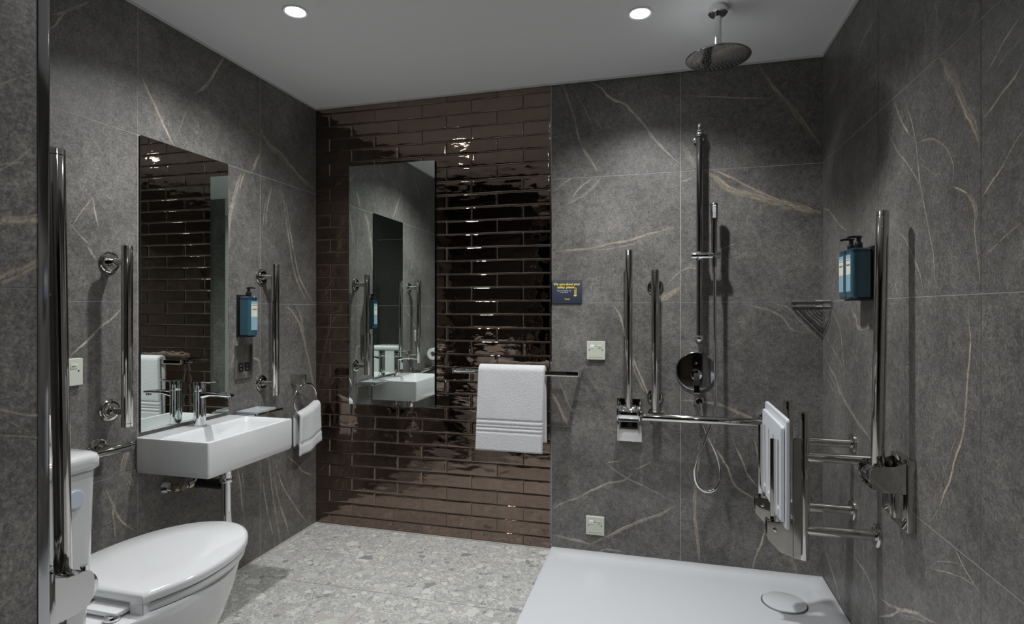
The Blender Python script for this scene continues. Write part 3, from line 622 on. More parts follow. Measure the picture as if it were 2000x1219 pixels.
# floor and ceiling
bm = bmesh.new(); box(bm, -.12, W+.12, YF, .12, -.1, -.0012, mi=1)
for x0, x1 in ((0, .691), (.691, XB), (XB, 1.9), (1.9, W)):
    for y0, y1 in ((YF, -1.84), (-1.84, -1.24), (-1.24, -.6), (-.6, 0)):
        if x0 >= XB and y0 >= -1.24: continue
        vs = [bm.verts.new(p) for p in ((x0+.0008, y0+.0008, 0), (x1-.0008, y0+.0008, 0), (x1-.0008, y1-.0008, 0), (x0+.0008, y1-.0008, 0))]
        bm.faces.new(vs)
fin_wall('floor', bm, ('terrazzo', 'floor_grout'), 2, 1)
bm = bmesh.new(); box(bm, -.12, W+.12, YF-.12, .12, H, H+.1)
mk('ceiling', bm, 'paint', smooth=False, kind='structure')
# thin white edge bead round the ceiling
def bead(name, x0, x1, y0, y1):
    bm = bmesh.new(); box(bm, x0, x1, y0, y1, H-.008, H); mk(name, bm, 'trimw', smooth=False, kind='structure')
bead('trim_3', 0, W, -.011, -.0042); bead('trim_4', .0006, .008, YN, -.011); bead('trim_5', W-.008, W-.0006, YN, -.011)
# sealant lines along the floor
bm = bmesh.new(); box(bm, .0006, XB, -.012, -.005, 0, .004); mk('trim_6', bm, 'silicone', smooth=False, kind='structure')
bm = bmesh.new(); box(bm, .0006, .007, YN, -.012, 0, .004); mk('trim_7', bm, 'silicone', smooth=False, kind='structure')
# door in the near wall
bm = bmesh.new(); box(bm, 1.15, 1.95, YH+.001, YH+.035, 0.005, 2.03, bev=.003); dr = mk('door_1', bm, 'door', kind='structure')
bm = bmesh.new(); tube(bm, [(1.23, YH+.035, 1.0), (1.23, YH+.075, 1.0)], .011); tube(bm, [(1.23, YH+.07, 1.0), (1.35, YH+.07, 1.0)], .009); mk('door_handle', bm, 'brushed', dr)

# ------------------------------------------------------------------ downlights, plus two added fill lights
dl_labels = ['bright round ceiling downlight above the toilet and washbasin', 'bright round ceiling downlight left of the rain shower head',
             'added fill light out of frame above the doorway side of the bathroom', 'added fill light in the hallway ceiling, brightening the doorway reveal']
for (lx, ly, pw), lo, lb in zip(LIGHTS, lamps, dl_labels):
    t = thing('ceiling_downlight', (lx, ly, H), lb, 'ceiling light', 'recessed ceiling downlights')
    bm = bmesh.new(); loops = []
    for r, z in ((.046, H+.0), (.046, H-.003), (.042, H-.0055), (.036, H-.004), (.034, H-.001)):
        loops.append([(lx+r*math.cos(a*PI/16), ly+r*math.sin(a*PI/16), z) for a in range(32)])
    loft(bm, loops, False, False); mk('trim_ring', bm, 'platew', t)
    bm = bmesh.new(); bmesh.ops.create_circle(bm, cap_ends=True, radius=.0345, segments=32, matrix=Matrix.Translation((lx, ly, H-.0015))); 
    for f in bm.faces:
        f.normal_update()
        if f.normal.z > 0: f.normal_flip()
    mk('lens', bm, 'lens', t, smooth=False)
    lo.parent = t; lo.location = (0, 0, -.012)

# ------------------------------------------------------------------ mirrors
def mirror(name, x0, x1, y0, y1, z0, z1, label, face):
    t = thing(name, ((x0+x1)/2, (y0+y1)/2, z0), label, 'mirror')
    bm = bmesh.new(); box(bm, x0, x1, y0, y1, z0, z1, mi=1)
    ax, s = face
    bm.faces.ensure_lookup_table()
    for f in bm.faces:
        f.normal_update()
        if f.normal[ax]*s > .9: f.material_index = 0
    mk('glass_panel', bm, ('mirror', 'medge'), t, smooth=False)
    return t
m1 = mirror('wall_mirror', .003, .008, -1.075, -.653, .72, 1.797, 'tall frameless mirror on the left stone wall above the washbasin', (0, 1))
bm = bmesh.new(); box(bm, .0005, .003, -1.06, -.668, .74, 1.78); mk('backing_board', bm, 'black', m1, smooth=False)
m2 = mirror('wall_mirror', .211, .703, -.016, -.011, .661, 1.931, 'tall frameless mirror on the brown tiled wall', (1, -1))
bm = bmesh.new(); box(bm, .23, .685, -.011, -.001, .68, 1.91); mk('backing_board', bm, 'black', m2, smooth=False)

# ------------------------------------------------------------------ grab rails
def fixed_rail(loc_wall, nrm, along, a0, a1, f0, f1, label, off=.078, r=.0185, rf=.037):
    """round grab rail on two flanged stand-offs. nrm = wall normal, along = rail direction"""
    nv = Vector(nrm); al = Vector(along); base = Vector(loc_wall)
    t = thing('grab_rail', base+al*f0, label, 'grab rail', 'fixed chrome grab rails')
    bm = bmesh.new(); p0 = base+nv*off+al*a0; p1 = base+nv*off+al*a1
    tube(bm, [p0, p1], r, 28, bev=.0025)
    for p, s in ((p0, 1), (p1, -1)): tube(bm, [p+al*s*.012, p+al*s*.0135], r+.0006, 28)
    mk('rail', bm, 'steel', t)
    for f in (f0, f1):
        bm = bmesh.new(); c = base+al*f
        pts = [c+nv*d for d in (0.0006, .004, .007, .0075, .009, .012, .012)]
        tube(bm, pts, [rf, rf, rf-.003, rf-.008, rf-.011, rf-.012, rf-.0135], 32)
        fl = mk('flange', bm, 'steel', t)
        bm = bmesh.new(); tube(bm, [c+nv*.01, c+nv*(off-r*.7)], .0125, 20); tube(bm, [c+nv*.014, c+nv*.022], .016, 20)
        mk('stem', bm, 'steel', fl)
    return t
fixed_rail((0, -1.1894, 0), (1, 0, 0), (0, 0, 1), .768, 1.382, .82, 1.328, 'vertical chrome grab rail left of the washbasin mirror', r=.0175)
fixed_rail((0, -.437, 0), (1, 0, 0), (0, 0, 1), .764, 1.380, .819, 1.32, 'vertical chrome grab rail right of the washbasin mirror, by the brown tiles', r=.0175)
fixed_rail((0, 0, .700), (1, 0, 0), (0, 1, 0), -1.776, -1.172, -1.72, -1.231, 'horizontal chrome grab rail low on the left wall behind the cistern', r=.0165, rf=.034)
fixed_rail((1.799, 0, 0), (0, -1, 0), (0, 0, 1), .703, 1.345, .762, 1.270, 'vertical chrome grab rail on the shower wall, between drop-down rail and riser', r=.0175)
fixed_rail((0, 0, .679), (0, -1, 0), (1, 0, 0), 1.742, 2.33, 1.801, 2.275, 'horizontal chrome grab rail along the shower wall behind the hose', off=.085, r=.0175)

def droprail(cx, cy, nrm, label, ztop, dz=0.0, reach=.108, rr=.0170):
    """fold-up support rail standing vertical in its wall bracket; local frame: n = away from wall, s = sideways"""
    n = Vector(nrm); s = Vector((n.y, -n.x, 0)); c = Vector((cx, cy, 0))
    t = thing('fold_up_rail', c+Vector((0, 0, .55+dz)), label, 'grab rail', 'fold-up support rails')
    def P(a, b, z): v = c+n*a+s*b; return (v.x, v.y, z+dz)
    def B(bm, a0, a1, b0, b1, z0, z1, bev=.0015):
        q0 = c+n*a0+s*b0; q1 = c+n*a1+s*b1
        box(bm, min(q0.x, q1.x), max(q0.x, q1.x), min(q0.y, q1.y), max(q0.y, q1.y), z0+dz, z1+dz, bev)
    bm = bmesh.new(); B(bm, .0006, .021, -.057, .057, .55, .751, .002)
    mk('wall_plate', bm, 'steel', t)
    # side cheeks of the bracket
    bm = bmesh.new()
    for sd in (-1, 1):
        poly = rpoly([(.020, .655), (.020, .740), (.050, .727), (reach, .727), (reach, .655)], [0, 0, .01, .034, .034], 8)
        A = [bm.verts.new(P(a, sd*.049-.002, z)) for a, z in poly]; Bv = [bm.verts.new(P(a, sd*.049+.002, z)) for a, z in poly]
        bm.faces.new(A); bm.faces.new(list(reversed(Bv)))
        for i in range(len(poly)):
            j = (i+1) % len(poly); bm.faces.new((A[j], A[i], Bv[i], Bv[j]))
    B(bm, .020, .10, -.047, .047, .657, .663); B(bm, .020, .050, -.046, .046, .585, .654, .004)
    mk('bracket', bm, 'steel', t)
    bm = bmesh.new(); tube(bm, [P(.074, -.0465, .691), P(.074, .0465, .691)], .033, 32, bev=.002)
    for b in (-.02, .02): tube(bm, [P(.074, b-.001, .691), P(.074, b+.001, .691)], .0337, 32)
    mk('hinge_barrel', bm, 'chrome', t)
    bm = bmesh.new(); tube(bm, [P(.075, 0, .715), P(.062, 0, ztop-dz)], rr, 28, bev=.0025)
    tube(bm, [P(.0622, 0, ztop-dz-.014), P(.0622, 0, ztop-dz-.0125)], rr+.0006, 28)
    mk('rail', bm, 'steel', t)
    for b in (-.032, .032):
        bm = bmesh.new(); tube(bm, [P(.09, b, .718), P(.09, b, .73)], .006, 10); mk('lock_pin', bm, 'chrome', t)
    return t
droprail(1.682, 0, (0, -1, 0), 'fold-up support rail on the shower wall, right of the call switch plates', 1.44)
droprail(W, -.862, (-1, 0, 0), 'fold-up support rail on the right wall beside the shower bottles', 1.448)
droprail(.741, YN, (0, 1, 0), 'large fold-up support rail in the left foreground beside the cistern', 1.465, -.048, .095, .0142)

# ------------------------------------------------------------------ toilet
TX = .467
def egg(hw, yb, yf, wb, z, n=40):
    """plan outline of seat and pan: widest around two fifths back, rounded nose at yf, straight back edge at yb"""
    pts = []; L = yf-yb
    for i in range(n+1):                      # right side, back to nose
        t = i/n
        y = yb+L*math.sin(t*PI/2)**1.0
        u = (y-yb)/L
        if u < .36: w = wb+(hw-wb)*math.sin(u/.36*PI/2)
        else: w = hw*math.sqrt(max(0, 1-((u-.36)/.64)**2.15))
        pts.append((w, y))
    ring = [(TX+w, y, z) for w, y in pts]+[(TX-w, y, z) for w, y in reversed(pts[:-1])]
    return ring
t = thing('toilet', (TX, -1.6, 0), 'white close-coupled toilet with its lid closed', 'toilet')
def pan(z, hw, yf, wb=None, yb=-1.68): return egg(hw, yb, yf, wb or hw*.8, z)
bm = bmesh.new()
loft(bm, [pan(.0, .112, -1.36, .105), pan(.006, .115, -1.355, .108), pan(.05, .111, -1.36, .105), pan(.12, .112, -1.33, .105), pan(.19, .128, -1.282, .115), pan(.27, .156, -1.232, .13), pan(.35, .178, -1.196, .14), pan(.400, .186, -1.184, .145), pan(.421, .187, -1.182, .145), pan(.427, .183, -1.186, .142)])
box(bm, TX-.13, TX+.13, -1.955, -1.60, .0, .40, .02, 3)
mk('pan', bm, 'ceramic', t, angle=50)
bm = bmesh.new()
loft(bm, [egg(.190, -1.60, -1.177, .15, .429), egg(.193, -1.60, -1.174, .152, .432), egg(.193, -1.60, -1.174, .152, .447), egg(.190, -1.60, -1.177, .15, .450)])
mk('seat', bm, 'ceramic', t, angle=50)
bm = bmesh.new()
lid = [egg(.190, -1.606, -1.167, .150, .4535), egg(.196, -1.61, -1.161, .154, .455), egg(.197, -1.612, -1.160, .155, .469), egg(.193, -1.609, -1.164, .151, .476), egg(.184, -1.60, -1.174, .143, .4795), egg(.10, -1.55, -1.27, .08, .482)]
loft(bm, lid)
for s in (-1, 1):   # lid shoulders that wrap down beside the hinges
    extrude_poly(bm, rpoly([(-1.611, .422), (-1.611, .474), (-1.53, .474), (-1.53, .455), (-1.575, .422)], [.004, .006, 0, 0, .006]), 0, TX+s*.1535, TX+s*.112, .002)
mk('lid', bm, 'ceramic', t, angle=50)
bm = bmesh.new()
box(bm, TX-.112, TX+.112, -1.645, -1.59, .432, .444, .003)
mk('hinge_bar', bm, 'ceramic', t)
for s in (-1, 1):
    bm = bmesh.new(); tube(bm, [(TX+s*.10, -1.645, .427), (TX+s*.10, -1.645, .440)], .018, 24, bev=.005); mk('hinge', bm, 'chrome', t)
cx0, cx1 = .292, .642
bm = bmesh.new()
loft(bm, [rrect(cx0+.03, cx1-.028, -1.957, -1.745, .03, .40), rrect(cx0+.022, cx1-.022, -1.957, -1.738, .03, .43), rrect(cx0+.012, cx1-.012, -1.957, -1.731, .03, .60), rrect(cx0+.007, cx1-.007, -1.957, -1.727, .03, .818)])
cist = mk('cistern', bm, 'ceramic', t, angle=50)
bm = bmesh.new()
loft(bm, [rrect(cx0+.004, cx1-.004, -1.958, -1.722, .032, .819), rrect(cx0, cx1, -1.958, -1.718, .034, .823), rrect(cx0, cx1, -1.958, -1.718, .034, .842), rrect(cx0+.003, cx1-.003, -1.956, -1.721, .034, .850), rrect(cx0+.012, cx1-.012, -1.95, -1.73, .034, .8545), rrect(cx0+.06, cx1-.06, -1.91, -1.77, .034, .857)])
mk('cistern_lid', bm, 'ceramic', t, angle=50)
bm = bmesh.new(); tube(bm, [(cx1-.012, -1.785, .766), (cx1-.003, -1.785, .766), (cx1-.001, -1.785, .766)], [.0195, .0195, .0175], 32)
mk('flush_button', bm, 'button', t)

# toilet roll on the left wall behind the cistern
t = thing('toilet_roll_holder', (.001, -1.46, .82), 'toilet roll holder on the left wall behind the cistern, seen in the brown wall mirror', 'toilet roll holder')
bm = bmesh.new(); tube(bm, [(.0006, -1.56, .82), (.008, -1.56, .82)], .025, 28, bev=.002); tube(bm, smooth_path([(.006, -1.56, .82), (.05, -1.56, .82), (.073, -1.555, .82), (.08, -1.53, .82), (.08, -1.445, .82)]), .007, 14)
mk('arm', bm, 'chrome', t)
bm = bmesh.new()
lp = [[(.08+r*math.cos(a*PI/20), y, .815+r*math.sin(a*PI/20)) for a in range(40)] for r, y in ((.02, -1.548), (.044, -1.548), (.046, -1.546), (.046, -1.452), (.044, -1.45), (.02, -1.45), (.02, -1.548))]
loft(bm, lp, False, False); o = mk('toilet_roll', bm, 'paper', label='white toilet roll on the holder on the left wall, seen in the brown wall mirror', category='toilet roll')

# ------------------------------------------------------------------ washbasin
BX1, BY0, BY1 = .318, -1.090, -.636
t = thing('washbasin', (.0, (BY0+BY1)/2, .576), 'small white rectangular washbasin hung on the left stone wall', 'washbasin')
bm = bmesh.new()
def R4(i, z, r=.007): return rrect(.0008, BX1-i, BY0+i, BY1-i, r, z, 5)
inner = lambda x0, x1, y0, y1, r, z: rrect(x0, x1, y0, y1, r, z, 5)
loft(bm, [R4(.010, .576), R4(.005, .578), R4(.002, .583), R4(0, .60), R4(0, .699), R4(.0012, .7035), R4(.004, .7055), 
          inner(.098, BX1-.011, BY0+.012, BY1-.012, .014, .7055), inner(.100, BX1-.0135, BY0+.0145, BY1-.0145, .014, .703), inner(.104, BX1-.016, BY0+.02, BY1-.02, .02, .685),
          inner(.118, BX1-.03, BY0+.06, BY1-.05, .03, .622), inner(.135, BX1-.05, BY0+.09, BY1-.08, .03, .612), inner(.19, .2, -.87, -.86, .004, .609)])
mk('bowl', bm, 'ceramic', t, angle=32)
bm = bmesh.new(); tube(bm, [(.195, -.865, .608), (.195, -.865, .613)], .022, 28, bev=.002); mk('plug', bm, 'chrome', t)

# mixer tap standing on the basin
t = thing('mixer_tap', (.068, -.868, .7055), 'chrome single-lever mixer tap standing on the washbasin', 'tap')
tx, ty = .066, -.868
bm = bmesh.new(); tube(bm, [(tx, ty, .7055), (tx, ty, .7095), (tx, ty, .711), (tx, ty, .842)], [.0245, .0245, .0215, .0215], 32)
tube(bm, [(tx, ty, .8435), (tx, ty, .882)], .0215, 32, bev=.0015)
mk('body', bm, 'chrome', t)
bm = bmesh.new()
sp = [(x, ty, z, w, h) for x, z, w, h in ((.070, .824, .013, .014), (.092, .830, .0150, .011), (.12, .8345, .0165, .0085), (.17, .8345, .0185, .0065), (.195, .833, .019, .006), (.213, .832, .0165, .0055), (.219, .8315, .009, .004))]
loft(bm, [[(x, y+w*math.copysign(abs(math.cos(a*PI/12))**.6, math.cos(a*PI/12)), z+h*math.copysign(abs(math.sin(a*PI/12))**.6, math.sin(a*PI/12))) for a in range(24)] for x, y, z, w, h in sp])
s_ = mk('spout', bm, 'chrome', t)
bm = bmesh.new(); tube(bm, [(.203, ty, .828), (.203, ty, .819)], .010, 20); mk('aerator', bm, 'chrome', s_)
bm = bmesh.new()
loft(bm, [[(x, ty+w*math.cos(a*PI/8), z+h*math.sin(a*PI/8)) for a in range(16)] for x, z, w, h in ((tx+.008, .8785, .012, .003), (tx+.04, .880, .011, .0028), (.13, .8815, .0085, .0025), (.150, .8825, .006, .002))])
mk('lever', bm, 'chrome', t)

# plumbing below
t = thing('basin_waste', (.172, -.84, .02), 'chrome waste pipe and dark branch pipe beneath the washbasin', 'waste pipe')
bm = bmesh.new(); px_, py_ = .172, -.845
tube(bm, smooth_path([(.002, py_, .262), (.07, py_, .262), (.13, py_, .265), (.163, py_, .285), (px_, py_, .33), (px_, py_, .45), (px_, py_, .555)], 6), .0205, 28); tube(bm, [(.0006, py_, .262), (.01, py_, .262)], .032, 28, bev=.003); tube(bm, [(px_, py_, .50), (px_, py_, .5755)], .0235, 28, bev=.003); tube(bm, [(px_, py_, .487), (px_, py_, .506)], .0255, 24, bev=.003)
mk('pipe', bm, 'chrome', t)
bm = bmesh.new(); tube(bm, [(px_-.012, py_, .475), (.02, py_+.0, .475)], .0195, 24); tube(bm, [(.035, py_, .475), (.050, py_, .475)], .0235, 24, bev=.002)
mk('branch_pipe', bm, 'rubber', t)
bm = bmesh.new(); tube(bm, [(.0006, py_, .475), (.006, py_, .475), (.03, py_, .475)], [.034, .032, .0255], 28); mk('collar', bm, 'chrome', t)
t = thing('stop_valve', (.001, -.99, .475), 'isolating valve with flexible hose on the wall below the washbasin', 'valve')
bm = bmesh.new(); tube(bm, [(.0006, -.962, .485), (.004, -.962, .485), (.022, -.962, .485)], [.029, .028, .017], 28); mk('escutcheon', bm, 'chrome', t)
bm = bmesh.new(); tube(bm, [(.015, -.962, .485), (.055, -.962, .485)], .010, 18); tube(bm, [(.045, -.972, .485), (.045, -.912, .482)], .0115, 8); tube(bm, [(.045, -.907, .482), (.045, -.885, .482)], .0135, 6); tube(bm, [(.045, -.942, .487), (.045, -.942, .502)], .006, 10); tube(bm, [(.03, -.947, .486), (.07, -.947, .486)], .0135, 6)
mk('valve_body', bm, 'brass', t)
bm = bmesh.new(); tube(bm, smooth_path([(.045, -.89, .482), (.048, -.872, .490), (.055, -.868, .525), (.06, -.868, .555), (.066, -.87, .578)]), .006, 12); mk('hose', bm, 'brushed', t)
t = thing('hot_feed', (.06, -.94, .576), 'looped pipe ends with white caps just under the washbasin', 'pipe')
bm = bmesh.new(); tube(bm, smooth_path([(.11, -.80, .568), (.115, -.84, .556), (.12, -.92, .556), (.10, -.98, .560), (.06, -1.0, .567)]), .007, 12)
mk('hose', bm, 'brushed', t)
bm = bmesh.new(); tube(bm, [(.118, -.91, .552), (.118, -.875, .549)], .014, 20, bev=.004); mk('cap', bm, 'platew', t)

# shaver socket
t = thing('shaver_socket', (.001, -.56, .93), 'brushed steel twin shaver socket plate on the left wall', 'socket')
bm = bmesh.new(); box(bm, .0006, .009, -.612, -.505, .856, 1.006, .0015); mk('plate', bm, 'brushed', t)
for y in (-.580, -.540):
    bm = bmesh.new(); box(bm, .0085, .0105, y-.013, y+.013, .886, .926, .003); q = mk('outlet', bm, 'black', t)
    bm = bmesh.new(); box(bm, .0104, .0112, y-.004, y+.004, .895, .901); box(bm, .0104, .0112, y-.004, y+.004, .911, .917); mk('pin_hole', bm, 'ink', q)
for z in (.866, .998): bm = bmesh.new(); tube(bm, [(.009, -.5585, z), (.0098, -.5585, z)], .003, 12); mk('screw', bm, 'steel', t)

# soap dish
t = thing('soap_dish', (.001, -.54, .70), 'chrome bar dish with frosted glass tray beside the washbasin', 'soap dish')
bm = bmesh.new(); fr = [(.004, -.622, .703), (.122, -.622, .703), (.122, -.446, .703), (.004, -.446, .703)]
for a, b in ((0, 1), (1, 2), (2, 3)): box(bm, min(fr[a][0], fr[b][0])-.003, max(fr[a][0], fr[b][0])+.003, min(fr[a][1], fr[b][1])-.003, max(fr[a][1], fr[b][1])+.003, .698, .710, .0012)
mk('frame', bm, 'chrome', t)
bm = bmesh.new(); loft(bm, [rrect(.012, .114, -.612, -.475, .006, .7045), rrect(.012, .114, -.612, -.475, .006, .716), rrect(.017, .109, -.607, -.480, .005, .716), rrect(.020, .106, -.604, -.483, .005, .709)]); mk('dish', bm, 'glass', t)

# towel ring and hand towel
t = thing('towel_ring', (.001, -.19, .80), 'chrome towel ring on the left wall near the corner', 'towel ring')
bm = bmesh.new(); box(bm, .0006, .082, -.222, -.204, .786, .836, .0015); mk('wall_block', bm, 'brushed', t)
ring = [(.066, -.190+.092*math.sin(a), .708+.078*math.cos(a)) for a in [i*2*PI/48 for i in range(49)]]
bm = bmesh.new(); tube(bm, ring, .0055, 14, caps=False); bmesh.ops.remove_doubles(bm, verts=bm.verts, dist=.0004); mk('ring', bm, 'chrome', t)

def sheet(bm, P, nu, nv, th):
    """closed cloth slab: P(u, v) -> (point, normal)"""
    A = [[None]*(nv+1) for _ in range(nu+1)]; B = [[None]*(nv+1) for _ in range(nu+1)]
    for i in range(nu+1):
        for j in range(nv+1):
            p, n = P(i/nu, j/nv); e = min(i, nu-i)/nu; e2 = min(j, nv-j)/nv
            k = min(1, (.35+e*nu*.4), (.35+e2*nv*.4))
            A[i][j] = bm.verts.new(p+n*th*.5*k); B[i][j] = bm.verts.new(p-n*th*.5*k)
    for i in range(nu):
        for j in range(nv):
            bm.faces.new((A[i][j], A[i+1][j], A[i+1][j+1], A[i][j+1])); bm.faces.new((B[i][j], B[i][j+1], B[i+1][j+1], B[i+1][j]))
    for i in range(nu):
        bm.faces.new((A[i][0], B[i][0], B[i+1][0], A[i+1][0])); bm.faces.new((A[i+1][nv], B[i+1][nv], B[i][nv], A[i][nv]))
    for j in range(nv):
        bm.faces.new((A[0][j+1], B[0][j+1], B[0][j], A[0][j])); bm.faces.new((A[nu][j], B[nu][j], B[nu][j+1], A[nu][j+1]))
def drape(bm, origin, along, out, w, zt, lf, lb, r, th, nu=40, nv=90, bands=(), skew=0, fold=0.0, flare=0.0, seed=0, topf=None, wig=.004):
    """towel hung over a bar: front length lf, back length lb, half thickness of the bend r"""
    al = Vector(along); ou = Vector(out); o0 = Vector(origin); L = lf+PI*r+lb
    def P(u, v):
        s = v*L
        zz = zt+(topf(u) if topf else 0)
        if s < lf: d, z, nrm, front = r, zz-(lf-s), Vector(ou), (lf-s)
        elif s < lf+PI*r:
            a = (s-lf)/r; d = r*math.cos(a); z = zz+r*math.sin(a); nrm = ou*math.cos(a)+Vector((0, 0, math.sin(a))); front = 0
        else: q = s-lf-PI*r; d, z, nrm, front = -r, zz-q, -Vector(ou), -q
        x = (u-.5)*w*(1+flare*max(0, front)*2)
        x += skew*max(front, 0)+.2*skew*min(front, 0)
        wob = noise.noise(Vector((u*3+seed, z*5, seed)))*wig*min(1, abs(front)*8)
        if fold: wob += fold*math.sin(u*PI*3.2+seed)*min(1, abs(front)*5)
        k = 0
        if front > 0:
            for b0, dd in bands:
                k -= dd*math.exp(-((front-b0)/.0045)**2)
        ter = noise.noise(Vector((u*w*210, s*210, seed)))*.0009
        return o0+al*x+ou*(d+wob)+Vector((0, 0, z))+nrm*(k+ter), nrm
    sheet(bm, P, nu, nv, th)
bm = bmesh.new()
drape(bm, (.066, -.176, 0), (0, 1, 0), (1, 0, 0), .168, .634, .192, .15, .019, .018, 34, 70, bands=((.128, .004), (.137, .004)), fold=.007, flare=.25, seed=3, topf=lambda u: .040*u**2-.008, wig=.007)
mk('hand_towel', bm, 'terry', angle=80, label='small pale hand towel folded through the towel ring', category='towel')

# ------------------------------------------------------------------ towel rail on the brown wall
t = thing('towel_rail', (1.145, 0, .865), 'flat chrome towel rail across the brown tiled wall', 'towel rail')
bm = bmesh.new()
box(bm, .829, 1.462, -.094, -.086, .852, .877, .003)
for x in (.829, 1.447): box(bm, x, x+.015, -.09, -.0006 if x > XB else -.004, .852, .877, .002)
for x in (.8335, 1.4575): tube(bm, [(x, -.090, .852), (x, -.090, .877)], .0062, 16)
mk('bar', bm, 'chrome', t)
bm = bmesh.new()
drape(bm, (1.134, -.090, 0), (1, 0, 0), (0, -1, 0), .326, .872, .385, .34, .019, .022, 120, 230, bands=((.236, .0045), (.258, .0035), (.272, .0045), (.292, .0035)), flare=.02, skew=-.035, seed=1, wig=.003)
mk('bath_towel', bm, 'terry', angle=80, label='thick white bath towel folded over the towel rail', category='towel')

# ------------------------------------------------------------------ sign, switch plates
def text(s, size, loc, rot, mat, name, parent, align='CENTER', ext=.0002, bold=0.0):
    cu = bpy.data.curves.new(name, 'FONT'); cu.body = s; cu.size = size; cu.align_x = align; cu.align_y = 'CENTER'; cu.extrude = ext; cu.resolution_u = 3; cu.offset = bold
    ob = bpy.data.objects.new('tmp', cu); COL.objects.link(ob)
    dg = bpy.context.evaluated_depsgraph_get(); me = bpy.data.meshes.new_from_object(ob.evaluated_get(dg)); bpy.data.objects.remove(ob)
    me.materials.clear(); me.materials.append(M[mat])
    q = Matrix.Translation(loc) @ rot
    me.transform(q)
    if parent: me.transform(Matrix.Translation(-Vector(parent.location)))
    o = bpy.data.objects.new(name, me); COL.objects.link(o); o.parent = parent; return o
RB = Matrix.Rotation(PI/2, 4, 'X')                       # faces -Y, reads along +X
t = thing('safety_sign', (1.385, 0, 1.252), 'small navy safety notice with yellow lettering beside the brown tiles', 'sign')
bm = bmesh.new(); box(bm, 1.3125, 1.458, -.007, -.0006, 1.196, 1.309, .0012); mk('panel', bm, 'navy', t)
text('We care about your', .0155, (1.385, -.0073, 1.2875), RB, 'yellow', 'lettering', t, bold=.0006)
text('safety, please...', .0155, (1.385, -.0073, 1.273), RB, 'yellow', 'lettering', t, bold=.0006)
text('Place the bathing mat\non the floor', .0080, (1.372, -.0073, 1.2525), RB, 'white_ink', 'lettering', t)
text('Thanks', .0090, (1.387, -.0073, 1.216), RB, 'yellow', 'lettering', t, bold=.0002)
bm = bmesh.new()
extrude_poly(bm, rpoly([(1.4215, 1.238), (1.4285, 1.238), (1.4275, 1.247), (1.428, 1.258), (1.4255, 1.264), (1.4245, 1.264), (1.422, 1.258), (1.4225, 1.247)], .001), 1, -.0074, -.007)
extrude_poly(bm, rpoly([(1.419, 1.229), (1.433, 1.229), (1.433, 1.2365), (1.419, 1.2365)], .003), 1, -.0074, -.007)
extrude_poly(bm, [(1.4305, 1.238), (1.432, 1.238), (1.432, 1.268), (1.426, 1.271), (1.424, 1.267), (1.4255, 1.2665), (1.4265, 1.269), (1.4305, 1.2665)], 1, -.0074, -.007)
mk('pictogram', bm, 'yellow', t, smooth=False)

def plate_back(xc, zc, label):
    t = thing('call_switch', (xc, 0, zc), label, 'switch', 'cream switch plates')
    bm = bmesh.new(); h = .0435
    loft(bm, [[(x, -.0006, z) for x, y, z in [(p[0], 0, p[1]) for p in [(q[0], q[1]) for q in rrect(xc-h, xc+h, zc-h, zc+h, .003, 0)]]],
              [(q[0], -.012, q[1]) for q in rrect(xc-h, xc+h, zc-h, zc+h, .003, 0)], [(q[0], -.0135, q[1]) for q in rrect(xc-h+.0015, xc+h-.0015, zc-h+.0015, zc+h-.0015, .003, 0)]])
    mk('plate', bm, 'plate', t)
    bm = bmesh.new(); box(bm, xc-.026, xc-.009, -.0152, -.0133, zc+.009, zc+.026, .0006); k1 = mk('button', bm, 'platew', t, label='white push button')
    text('CALL', .005, (xc-.0175, -.0153, zc+.0175), RB, 'ink', 'button_mark', t)
    bm = bmesh.new(); box(bm, xc+.009, xc+.027, -.0148, -.0133, zc+.009, zc+.026, .0006); mk('button', bm, 'plate', t)
    text('RESET', .0048, (xc+.018, -.0150, zc+.0175), RB, 'ink', 'button_mark', t)
    for x, z, r in ((xc-.031, zc+.002, .0028), (xc+.031, zc+.002, .0028), (xc, zc+.018, .0022)): bm = bmesh.new(); tube(bm, [(x, -.0132, z), (x, -.0138, z)], r, 14); mk('screw', bm, 'hole', t)
    bm = bmesh.new(); box(bm, xc-.033, xc+.030, -.0137, -.0134, zc-.0335, zc-.032); mk('groove', bm, 'ink', t, smooth=False)
plate_back(1.5255, .971, 'cream call switch plate on the shower wall below the navy sign')
plate_back(1.5215, .137, 'cream call switch plate low on the shower wall near the tray')
t = thing('call_switch', (.0, -1.332, .965), 'cream reset plate on the left wall just right of the foreground rail', 'switch', 'cream switch plates')
bm = bmesh.new(); loft(bm, [[(x, q[0], q[1]) for q in rrect(-1.332-i, -1.332+i, .965-i, .965+i, .003, 0)] for x, i in ((.0006, .0435), (.012, .0435), (.0135, .042))]); mk('plate', bm, 'plate', t)
bm = bmesh.new(); box(bm, .0133, .0148, -1.329, -1.307, .975, .992, .0006); mk('button', bm, 'plate', t)
RL = Matrix.Rotation(PI/2, 4, 'Z') @ Matrix.Rotation(PI/2, 4, 'X')
text('RESET', .0055, (.0150, -1.318, .9835), RL, 'ink', 'button_mark', t)
for y in (-1.303, -1.361): bm = bmesh.new(); tube(bm, [(.0132, y, .968), (.0138, y, .968)], .0028, 14); mk('screw', bm, 'hole', t)

